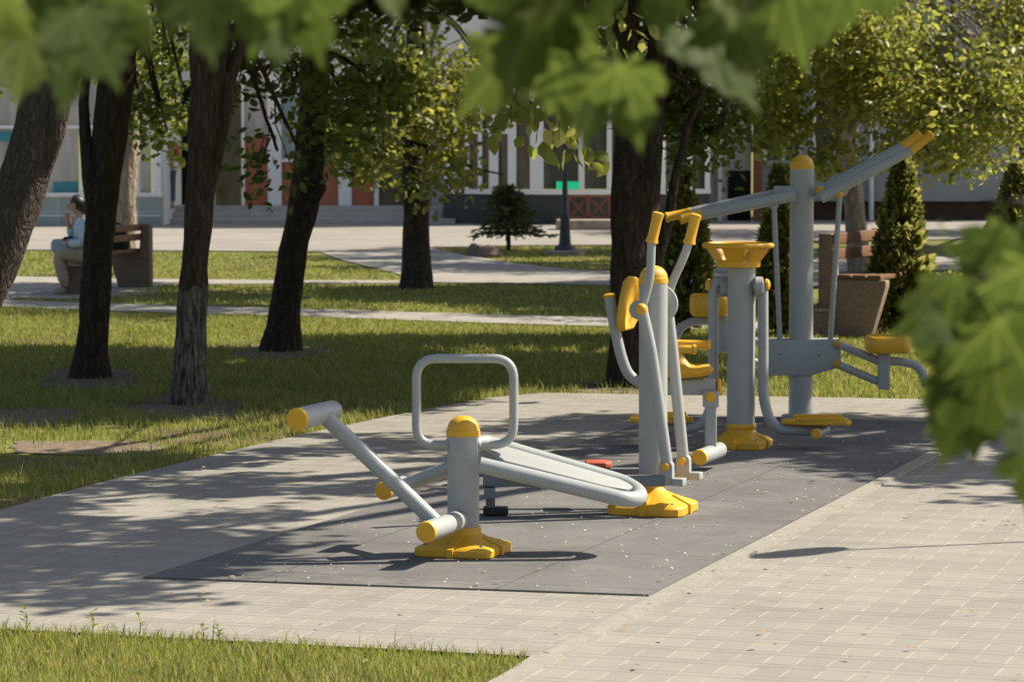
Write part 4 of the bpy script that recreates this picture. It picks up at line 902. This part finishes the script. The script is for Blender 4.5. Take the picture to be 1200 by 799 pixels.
# T2
b2 = G(105, 443)
Yt = b2.y
tree('broadleaf_tree', 'very dark forked trunk with a side limb, in front of the bench', [b2, P(110, 380, Yt), P(113, 300, Yt), P(121, 220, Yt), P(131, 140, Yt), P(140, 60, Yt), P(152, -30, Yt), P(160, -200, Yt)], [.125, .115, .11, .12, .13, .13, .12, .10],
     [([P(113, 250, Yt - .05), P(104, 205, Yt - .05), P(100, 160, Yt), P(97, 120, Yt), P(104, 60, Yt), P(120, -60, Yt)], [.06, .06, .045, .04, .035, .03])],
     'bark_dark', [low(188, 50, 27, 32, 80, .8, 24), low(180, 140, 27, 24, 28, .6, 8), low(15, 120, 29, 25, 40, .6, 8)], [(Vector((-4.2, Yt, 5.6)), (1.8, 2.0, .9), 190), (Vector((-2.6, Yt - .5, 6.6)), (1.6, 1.8, .8), 150)], 'leaf_mid', .088, GT, per_low=30)
# T3 limewashed
b3 = G(222, 474); Yt = b3.y
tree('broadleaf_tree', 'straight trunk with worn whitewash at its foot and a thin upright side stem', [b3, P(224, 380, Yt), P(229, 300, Yt), P(236, 220, Yt), P(243, 130, Yt), P(246, 60, Yt), P(250, -40, Yt), P(246, -220, Yt)], [.105, .10, .095, .105, .12, .135, .12, .09],
     [([P(243, 240, Yt - .04), P(257, 180, Yt - .06), P(265, 110, Yt - .06), P(275, 66, Yt), P(300, 20, Yt), P(340, -80, Yt)], [.03, .035, .045, .04, .035, .03])],
     'bark_limewash', [low(330, 78, 24, 60, 38, 1.0, 20), low(300, 45, 23, 50, 34, .8, 12), low(335, 182, 24, 22, 10, .3, 4)], [(Vector((-3.0, Yt + .5, 5.4)), (1.6, 1.8, .8), 170), (Vector((-1.6, Yt, 6.6)), (1.5, 1.8, .8), 140), (Vector((-2.4, Yt + 2.2, 5.2)), (1.4, 1.4, .7), 120)], 'leaf_mid', .088, GT, per_low=30)
# T4 leaning
b4 = G(328, 411); Yt = b4.y
tree('broadleaf_tree', 'slim dark trunk leaning right with a knotted bulge halfway', [b4, P(335, 350, Yt), P(347, 280, Yt), P(360, 215, Yt), P(367, 140, Yt), P(369, 60, Yt), P(375, -60, Yt), P(385, -220, Yt)], [.145, .125, .12, .135, .12, .115, .11, .085],
     [([P(366, 235, Yt - .06), P(375, 218, Yt - .08), P(374, 205, Yt - .06)], [.05, .07, .03])], 'bark_dark', [low(425, 75, 27, 30, 55, .8, 16), low(385, 35, 27, 40, 28, .8, 12)], [(Vector((-3.2, Yt, 5.8)), (1.8, 1.6, .9), 160), (Vector((-1.4, Yt, 6.8)), (1.5, 1.6, .8), 130)], 'leaf_mid', .09, GT, per_low=30)
# T5 mid
b5 = G(488, 338); Yt = b5.y
tree('broadleaf_tree', 'single straight trunk beyond the narrow path with low sunlit leaves', [b5, P(488, 290, Yt), P(487, 230, Yt), P(484, 170, Yt), P(486, 100, Yt), P(490, 0, Yt), P(495, -150, Yt)], [.17, .155, .15, .15, .13, .12, .10],
     [([P(486, 190, Yt), P(510, 180, Yt), P(550, 195, Yt), P(590, 205, Yt - .3)], [.04, .03, .018, .008])],
     'bark_brown', [low(445, 130, Yt - 1.5, 65, 75, 1.0, 54), low(410, 150, Yt - 1.5, 35, 30, .7, 14), low(520, 120, Yt - 1.2, 35, 50, .7, 14), low(440, 60, Yt - 1, 60, 55, 1.0, 30), low(505, 70, Yt - 1, 50, 70, 1.0, 26), low(470, 205, Yt - 1, 35, 20, .6, 9), low(560, 195, Yt - .6, 42, 18, .4, 8), low(600, 60, Yt + 1, 55, 60, 1.0, 22)], [(P(380, -380, Yt), (1.9, 1.8, 1.3), 130)], 'leaf_light', .10, GT, per_low=32)
# T6 big double trunk
b6 = G(742, 452); Yt = b6.y
tree('broadleaf_tree', 'massive dark trunk splitting in two, standing behind the elliptical trainer', [b6, P(742, 380, Yt), P(741, 300, Yt), P(738, 230, Yt), P(737, 160, Yt), P(735, 80, Yt), P(728, -40, Yt), P(720, -200, Yt)], [.175, .16, .15, .14, .105, .095, .09, .08],
     [([P(750, 310, Yt - .02), P(757, 250, Yt - .03), P(760, 190, Yt - .03), P(764, 120, Yt), P(775, 30, Yt), P(800, -140, Yt)], [.09, .10, .095, .085, .07, .06]), ([P(757, 330, Yt + .05), P(776, 285, Yt + .06), P(787, 245, Yt + .05), P(790, 205, Yt), P(806, 150, Yt), P(850, 40, Yt)], [.055, .05, .038, .032, .025, .02])],
     'bark_dark', [low(825, 110, 24, 45, 75, .9, 40), low(800, 60, 24, 50, 50, .8, 20), low(700, 50, 25, 70, 55, .9, 26), low(840, 175, 24, 28, 30, .5, 8)], [(P(640, -420, Yt), (1.5, 1.6, 1.1), 90)], 'leaf_mid', .085, GT, 1.25, per_low=30)
# hanging bright twig (part of the same tree in life; a slender sapling branch tree beside it)
# T7 pale trunk
b7 = G(1010, 328); Yt = b7.y
tree('broadleaf_tree', 'slender pale barked trunk rising behind the stone chip bench', [b7, P(1004, 280, Yt), P(1000, 230, Yt), P(992, 180, Yt), P(980, 140, Yt), P(968, 100, Yt), P(960, 20, Yt), P(965, -150, Yt)], [.14, .13, .125, .115, .10, .09, .085, .07],
     [([P(990, 170, Yt), P(1010, 130, Yt), P(1040, 90, Yt - .5), P(1100, 60, Yt - 1.5)], [.05, .04, .03, .015])],
     'bark_pale', [low(950, 90, 33, 85, 90, 1.2, 90), low(1060, 80, 33, 90, 80, 1.4, 120), low(1150, 105, 32.5, 65, 75, 1.2, 90), low(1108, 190, 32, 26, 22, .5, 10), low(1040, 160, 32.5, 25, 25, .5, 10), low(975, 175, 33, 22, 22, .4, 8), low(1185, 180, 33, 28, 22, .5, 8), low(905, 130, 34, 30, 40, .6, 16), low(890, 60, 34, 50, 60, 1.0, 40), low(1185, 40, 33, 60, 60, 1., 50), low(1200, -10, 34, 50, 30, 1., 24), low(1000, 20, 32, 120, 40, 1.2, 50)], [(P(860, -330, 34), (2.0, 2.0, 1.3), 130)], 'leaf_light', .088, GT, 1.2, 38)
# small pale tree behind the bench
b8 = G(148, 322); Yt = b8.y
tree('broadleaf_tree', 'pale spotted trunk standing right behind the bench', [b8, P(148, 280, Yt), P(148, 230, Yt), P(150, 180, Yt), P(158, 110, Yt), P(165, 20, Yt), P(170, -150, Yt)], [.14, .13, .125, .12, .10, .09, .07], [], 'bark_pale', [low(205, 110, 36, 22, 70, .8, 14), low(165, 40, 38, 30, 45, .8, 10)], [(P(60, -330, Yt), (1.7, 1.7, 1.2), 90)], 'leaf_light', .12, GT, 1.15)
# linden twig hanging in front: sapling with its trunk hidden behind the big double trunk
# T9: tree to the right of the frame whose limbs shade the paving
def cast(px, py, h): g_ = G(px, py); return (g_.x + KX * h, g_.y + KY * h, h)
tb = Vector((7.6, 21.5, 0))
hs = [(cast(95, 645, 4.9), (.85, 1.1, .5), 54), (cast(60, 590, 5.0), (1.2, 1.3, .5), 56), (cast(20, 680, 4.8), (1.0, .75, .45), 40), (cast(290, 572, 5.2), (.8, .6, .4), 15), (cast(470, 530, 5.0), (1.0, 1.2, .5), 24), (cast(640, 515, 5.0), (.9, 1.0, .5), 18),
      (cast(1010, 520, 4.8), (1.0, 1.5, .6), 46), (cast(1130, 550, 4.8), (.75, .9, .5), 26), (cast(1180, 500, 4.9), (1.1, 1.5, .6), 50), (cast(900, 510, 5.0), (.5, .9, .4), 14), (cast(742, 497, 4.9), (.45, .5, .35), 16), (cast(690, 502, 4.8), (.5, .5, .35), 14), (cast(1250, 560, 4.9), (1.0, 1.2, .6), 40)]
tree('broadleaf_tree', 'spreading tree with long limbs beside the right edge of the paving', [tb, tb + Vector((0, 0, 2)), tb + Vector((-.2, -.1, 3.6)), tb + Vector((-.4, -.2, 4.4))], [.24, .2, .18, .17], [], 'bark_brown', [], hs, 'leaf_mid', .12, GT, hi_per=34, hi_spread=.125, hi_th=.04)
# unseen trees added off the frame's right, crowns shaped to shade the lawns
def grid(xs, ys, h, r, n_): return [(cast(x + random.uniform(-12, 12), y + random.uniform(-3, 3), h + random.uniform(-.2, .3)), r, n_) for x in xs for y in ys]
for (bx_, by_), hs, lb_ in [
    ((6.2, 26.5), grid(range(-20, 440, 80), (414, 434, 454, 474), 3.5, (.75, .6, .28), 105) + grid((20, 100), (495, 545), 3.4, (.6, .5, .25), 26) + grid(range(450, 760, 75), (402, 424, 446), 4.0, (.7, .7, .3), 66), 'unseen tall tree right of the machines, crown shaped to shade the left lawn'),
    ((8.5, 38), grid((60, 130, 440, 510, 580, 650, 740), (338, 350), 5.8, (.95, 1.2, .6), 44)  + grid(range(820, 1100, 120), (330,), 5.6, (1.6, 1.6, .8), 40), 'unseen wide crowned tree off to the right, shaped to shade the lawn strip'),
    ((11.5, 50), grid(range(540, 760, 75), (297, 312), 6.8, (1.9, 1.9, .9), 60) + grid(range(820, 1260, 90), (276, 296, 316), 7.0, (2.2, 2.4, 1.0), 60) + grid((420, 480), (305,), 6.5, (1.2, 1.0, .6), 24), 'unseen broad tree far to the right, shaped to shade the lawn island and far paths')]:
    tb = Vector((bx_, by_, 0)); tree('broadleaf_tree', lb_, [tb, tb + Vector((.1, 0, 2)), tb + Vector((0, .1, 4)), tb + Vector((-.2, 0, 5.4))], [.2, .17, .15, .13], [], 'bark_brown', [], hs, 'leaf_mid', .14, GT, hi_per=30, hi_size=.20)

# bright linden twigs hanging between: a young tree whose stem is hidden by the big trunk
bs = Vector((P(756, 0, 24.4).x, 24.4, 0))
t = thing('young_linden', 'young linden with thin hidden stem and bright hanging twigs of large leaves', 'tree', bs, GT)
tr = [bs, P(752, 250, 24.4), P(748, 120, 24.2), P(735, 10, 23.6), P(700, -60, 21.5), P(660, -60, 18.6)]
trunk_mb(tr, [.04, .036, .03, .024, .018, .012], .004, 10).build('trunk', 'bark_brown', t)
tw = MB(); cl = []; bend = P(660, -60, 18.6)
for (x1, y1) in ((598, 128), (622, 120), (640, 140), (655, 165), (668, 172), (690, 188), (583, 152), (628, 168), (612, 96), (745, 48), (690, 52), (660, 40), (700, 95)):
    c = P(x1, y1, 18.0 + random.uniform(-.3, .3)); m_ = bend.lerp(c, .45) + Vector((0, 0, .10)); tw.tube([bend, m_, c], [.007, .005, .0025], 6); cl += [m_.lerp(c, q_) for q_ in (.35, .6, .8, 1.0)]
tw.build('twigs', 'bark_brown', t); leaf_cloud('crown', cl, .125, 'leaf_light', t, 4, .055, 1.6)

# --- conifers
def sprays(name, pts_dirs, mt, parent, L=.09, wd=.035):
    c = np.array([p for p, d in pts_dirs]); d = np.array([tuple(x.normalized()) for p, x in pts_dirs]); n = len(c); c = c - np.array(ORG[parent.name])
    u = RNG.normal(0, 1, (n, 3)); u -= d * (u * d).sum(1)[:, None]; u /= np.linalg.norm(u, axis=1)[:, None]; s_ = RNG.uniform(.6, 1.3, n)[:, None]
    vt = np.stack([c - u * wd * .3 * s_, c + u * wd * .3 * s_, c + d * L * .6 * s_ + u * wd * .5 * s_, c + d * L * s_, c + d * L * .6 * s_ - u * wd * .5 * s_], 1)
    return np_mesh(name, vt.reshape(-1, 3), np.arange(n * 5), np.full(n, 5), mt, parent)
def thuja(px, base_py, top_py, half_px, label, n=7000, lean=0):
    g_ = G(px, base_py); Y = g_.y; h = P(0, top_py, Y).z; rmax = half_px / S(Y)
    t = thing('thuja', label, 'conifer', g_, 'columnar thujas')
    MB().lathe(g_, [(.05, 0), (.03, h * .7), (.01, h * .95)], n=8).build('trunk', 'bark_brown', t)
    L = []
    while len(L) < n:
        q_ = random.random() ** .85; a = random.uniform(0, 6.283); prof = min(1, (1 - q_) * 1.55) ** .8 * min(1, .6 + q_ * 2.2)
        r = rmax * prof * (1 + .30 * noise.noise(Vector((math.cos(a) * 1.6, math.sin(a) * 1.6, q_ * 7 + px)))) * random.uniform(.62, 1.04)
        p = g_ + Vector((r * math.cos(a) + lean * q_, r * math.sin(a), .06 + q_ * (h - .08)))
        if noise.noise(p * 5) < -.36: continue
        L.append((p, Vector((math.cos(a) * .7, math.sin(a) * .7, random.uniform(.1, 1.3)))))
    sprays('foliage', L, 'thuja_leaf', t, .085, .042)
thuja(1056, 391, 188, 32, 'tall pointed thuja right of the chest press, the fullest one')
thuja(914, 394, 196, 23, 'narrow thuja close behind the chest press pole')
thuja(803, 392, 198, 27, 'thuja between the big double trunk and the yellow wheel')
thuja(1190, 385, 196, 36, 'thuja at the right border half behind the blurred maple leaves')
g_ = G(596, 294); t = thing('young_spruce', 'small dark spruce with spreading tiers on the lawn island', 'conifer', g_)
MB().lathe(g_, [(.035, 0), (.03, .4), (.01, 1.0)], n=8).build('trunk', 'bark_brown', t); L = []
for tier in range(9):
    z0 = .26 + tier * .085; rr = .58 * (1 - tier / 10) ** .7
    for k in range(16):
        a = random.uniform(0, 6.283); R_ = rr * random.uniform(.75, 1.1)
        for m_ in range(26):
            q_ = random.random(); p = g_ + Vector((math.cos(a) * R_ * q_, math.sin(a) * R_ * q_, z0 + .10 * q_ - .14 * q_ * q_)) + Vector((random.gauss(0, .02), random.gauss(0, .02), random.gauss(0, .012)))
            L.append((p, Vector((math.cos(a) + random.gauss(0, .5), math.sin(a) + random.gauss(0, .5), random.uniform(-.5, .35)))))
sprays('foliage', L, 'spruce_leaf', t, .10, .03)
# low shrubs
for px, py, s_, lb_ in ((1110, 372, .28, 'pale leafed low shrub in the stone chip planter'), (935, 392, .2, 'small shrub at the foot of the narrow thuja'), (1178, 420, .25, 'dry grassy shrub at the right border of the lawn')):
    g_ = G(px, py); t = thing('shrub', lb_, 'shrub', g_, 'low shrubs'); leaf_cloud('foliage', [g_ + Vector((random.gauss(0, s_ * .5), random.gauss(0, s_ * .4), s_ * random.uniform(.2, 1.3))) for _ in range(26)], .07, 'leaf_light', t, 12, .06, -.3)
    st = MB()
    for k in range(7): st.tube([g_, g_ + Vector((random.gauss(0, s_ * .4), random.gauss(0, s_ * .4), s_))], [.006, .003], 5)
    st.build('stem', 'bark_brown', t)

# ------------------------------------------------------------------ maple boughs close to the camera
half = [(0, 0), (.10, -.03), (.22, -.10), (.30, -.07), (.27, .03), (.40, .02), (.50, .10), (.44, .17), (.60, .30), (.46, .33), (.42, .42), (.28, .40), (.23, .46), (.30, .60), (.22, .66), (.20, .78), (.09, .80), (0, 1.05)]
def maple_mesh(k):
    rr = random.Random(k); b = bmesh.new(); ctr = [(0, y) for y in (0, .2, .42, .62, .82, 1.05)]
    def zf(x, y): return -.10 * abs(x) ** 1.4 * 2 + .05 * math.sin(3.5 * y + k) - .12 * (y - .3) ** 2 * (1 + k * .3) + .03 * math.sin(9 * x + k * 2)
    for s_ in (1, -1):
        o = [(x * s_ * (1 + rr.uniform(-.05, .05)), y + rr.uniform(-.015, .015) if x else y) for x, y in half]
        sp = [b.verts.new((x, y, zf(x, y))) for x, y in ctr]; ov = [b.verts.new((x, y, zf(x, y))) for x, y in o[1:-1]]
        allv = [sp[0]] + ov + [sp[-1]]
        # fan from the spine
        j_ = 0
        for i in range(len(allv) - 1):
            ym = (allv[i].co.y + allv[i + 1].co.y) / 2; tgt = min(range(len(ctr)), key=lambda q_: abs(ctr[q_][1] - max(.05, ym * .8)))
            while j_ < tgt and j_ < len(sp) - 1:
                if len({sp[j_], allv[i], sp[j_ + 1]}) == 3: b.faces.new((sp[j_], allv[i], sp[j_ + 1]))
                j_ += 1
            if len({sp[j_], allv[i], allv[i + 1]}) == 3: b.faces.new((sp[j_], allv[i], allv[i + 1]))
        while j_ < len(sp) - 2:
            j_ += 1
    bmesh.ops.remove_doubles(b, verts=b.verts, dist=1e-4); bmesh.ops.recalc_face_normals(b, faces=b.faces)
    # leaf stalk
    for y0, y1 in ((0, -.22), (-.22, -.45)):
        q4 = [b.verts.new((x, y, -.02 - abs(y) * .12)) for x, y in ((-.008, y0), (.008, y0), (.008, y1), (-.008, y1))]; b.faces.new(q4)
    me = bpy.data.meshes.new('leaf'); b.to_mesh(me); b.free(); me.shade_smooth(); me.materials.append(M['maple_leaf_pale' if k % 3 == 1 else 'maple_leaf']); return me
MM = [maple_mesh(k) for k in range(4)]
tb = Vector((2.7, 5.2, 0)); t = thing('maple_tree', 'blurred maple with large lobed leaves hanging close to the camera', 'tree', tb)
trunk_mb([tb, tb + Vector((.05, 0, 1.2)), tb + Vector((-.05, 0, 2.6)), tb + Vector((-.1, -.1, 4.2))], [.15, .12, .10, .08], .01, 18).build('trunk', 'bark_brown', t, smooth=80)
BP = [[tb + Vector((-.05, 0, 2.5)), P(1500, -120, 3.8), P(1050, -120, 3.5), P(700, -110, 3.3), P(300, -120, 3.2), P(-60, -110, 3.1)], [tb + Vector((0, 0, 3.2)), P(1500, -300, 3.7), P(1290, -20, 3.4), P(1226, 330, 3.2)]]
BR = [[.022, .013, .010, .008, .006, .004], [.018, .011, .007, .004]]
boughs = []; BM = [trunk_mb(p_, r_, .003, 8) for p_, r_ in zip(BP, BR)]; pend = []
for p_ in BP: boughs.append(bpy.data.objects.new('bough', None))
LV = [(60, 5, 150, 0), (25, 75, 140, 10), (110, 55, 150, -15), (78, 85, 110, 20), (150, 20, 110, -30), (-20, 30, 130, 25), (205, -10, 120, 10), (240, 28, 110, -8), (300, 5, 140, 12), (270, -20, 140, -20), (318, 40, 110, 5), (362, 22, 125, -14), (392, 0, 80, 20), (455, -12, 90, -5), (480, -30, 90, 15), (345, -25, 130, 0),
      (620, 45, 190, 22), (585, 85, 150, 35), (655, 85, 150, -8), (690, 115, 135, 14), (738, 118, 130, -10), (640, -10, 160, 5), (840, 80, 165, -6), (875, 40, 150, -28), (780, -10, 140, 0), (860, -15, 150, 15), (930, 15, 140, -12), (985, -2, 120, 20), (1035, -12, 90, -15), (900, -25, 140, 30), (720, -15, 140, -20), (560, -25, 110, -30),
      (1140, 385, 190, -18), (1175, 330, 170, 15), (1120, 440, 150, 25), (1150, 470, 150, 8), (1195, 420, 180, -25), (1200, 500, 150, 10), (1085, 385, 85, 60), (1195, 300, 110, -10), (1120, 500, 110, 22), (1160, 400, 150, 40), (1215, 360, 160, 0), (1205, 560, 90, -5)]
rr = random.Random(3)
for i, (px, py, sz, ang) in enumerate(LV):
    Y = 3.1 + rr.uniform(-.2, .25); sc_ = sz * .86 / S(Y) / 1.05
    bi = 0 if py < 200 else 1; c = P(px, py, Y)
    # the leaf's tip (+y) hangs down, its face turned roughly to the camera, each with its own tilt
    mx = Matrix.Rotation(R(ang), 4, 'Y') @ Matrix.Rotation(R(rr.uniform(-40, 40)), 4, 'Z') @ Matrix.Rotation(R(-90 + rr.uniform(-40, 25)), 4, 'X') @ Matrix.Scale(sc_, 4) @ Matrix.Translation((0, -.42, 0))
    e = c + (mx @ Vector((0, -.44, -.074))); best = None
    for a, b_ in zip(BP[bi][:-1], BP[bi][1:]):
        q_ = max(0, min(1, (e - a).dot(b_ - a) / (b_ - a).length_squared)); p_ = a.lerp(b_, q_)
        if best is None or (p_ - e).length < (best - e).length: best = p_
    BM[bi].tube([best, best.lerp(e, .5) + Vector((0, 0, .015)), e], [.003, .0022, .0015], 5); pend.append((bi, c, mx, MM[(i % 4) if bi == 0 else (0, 2, 3)[i % 3]]))
for bo in boughs: bpy.data.objects.remove(bo)
boughs = [b.build('bough', 'bark_brown', t) for b in BM]
for bi, c, mx, me in pend:
    o = bpy.data.objects.new('leaf', me); COL.objects.link(o); o.parent = boughs[bi]; o.matrix_local = Matrix.Translation(c - ORG[boughs[bi].name]) @ mx
print('objects', len(bpy.data.objects))
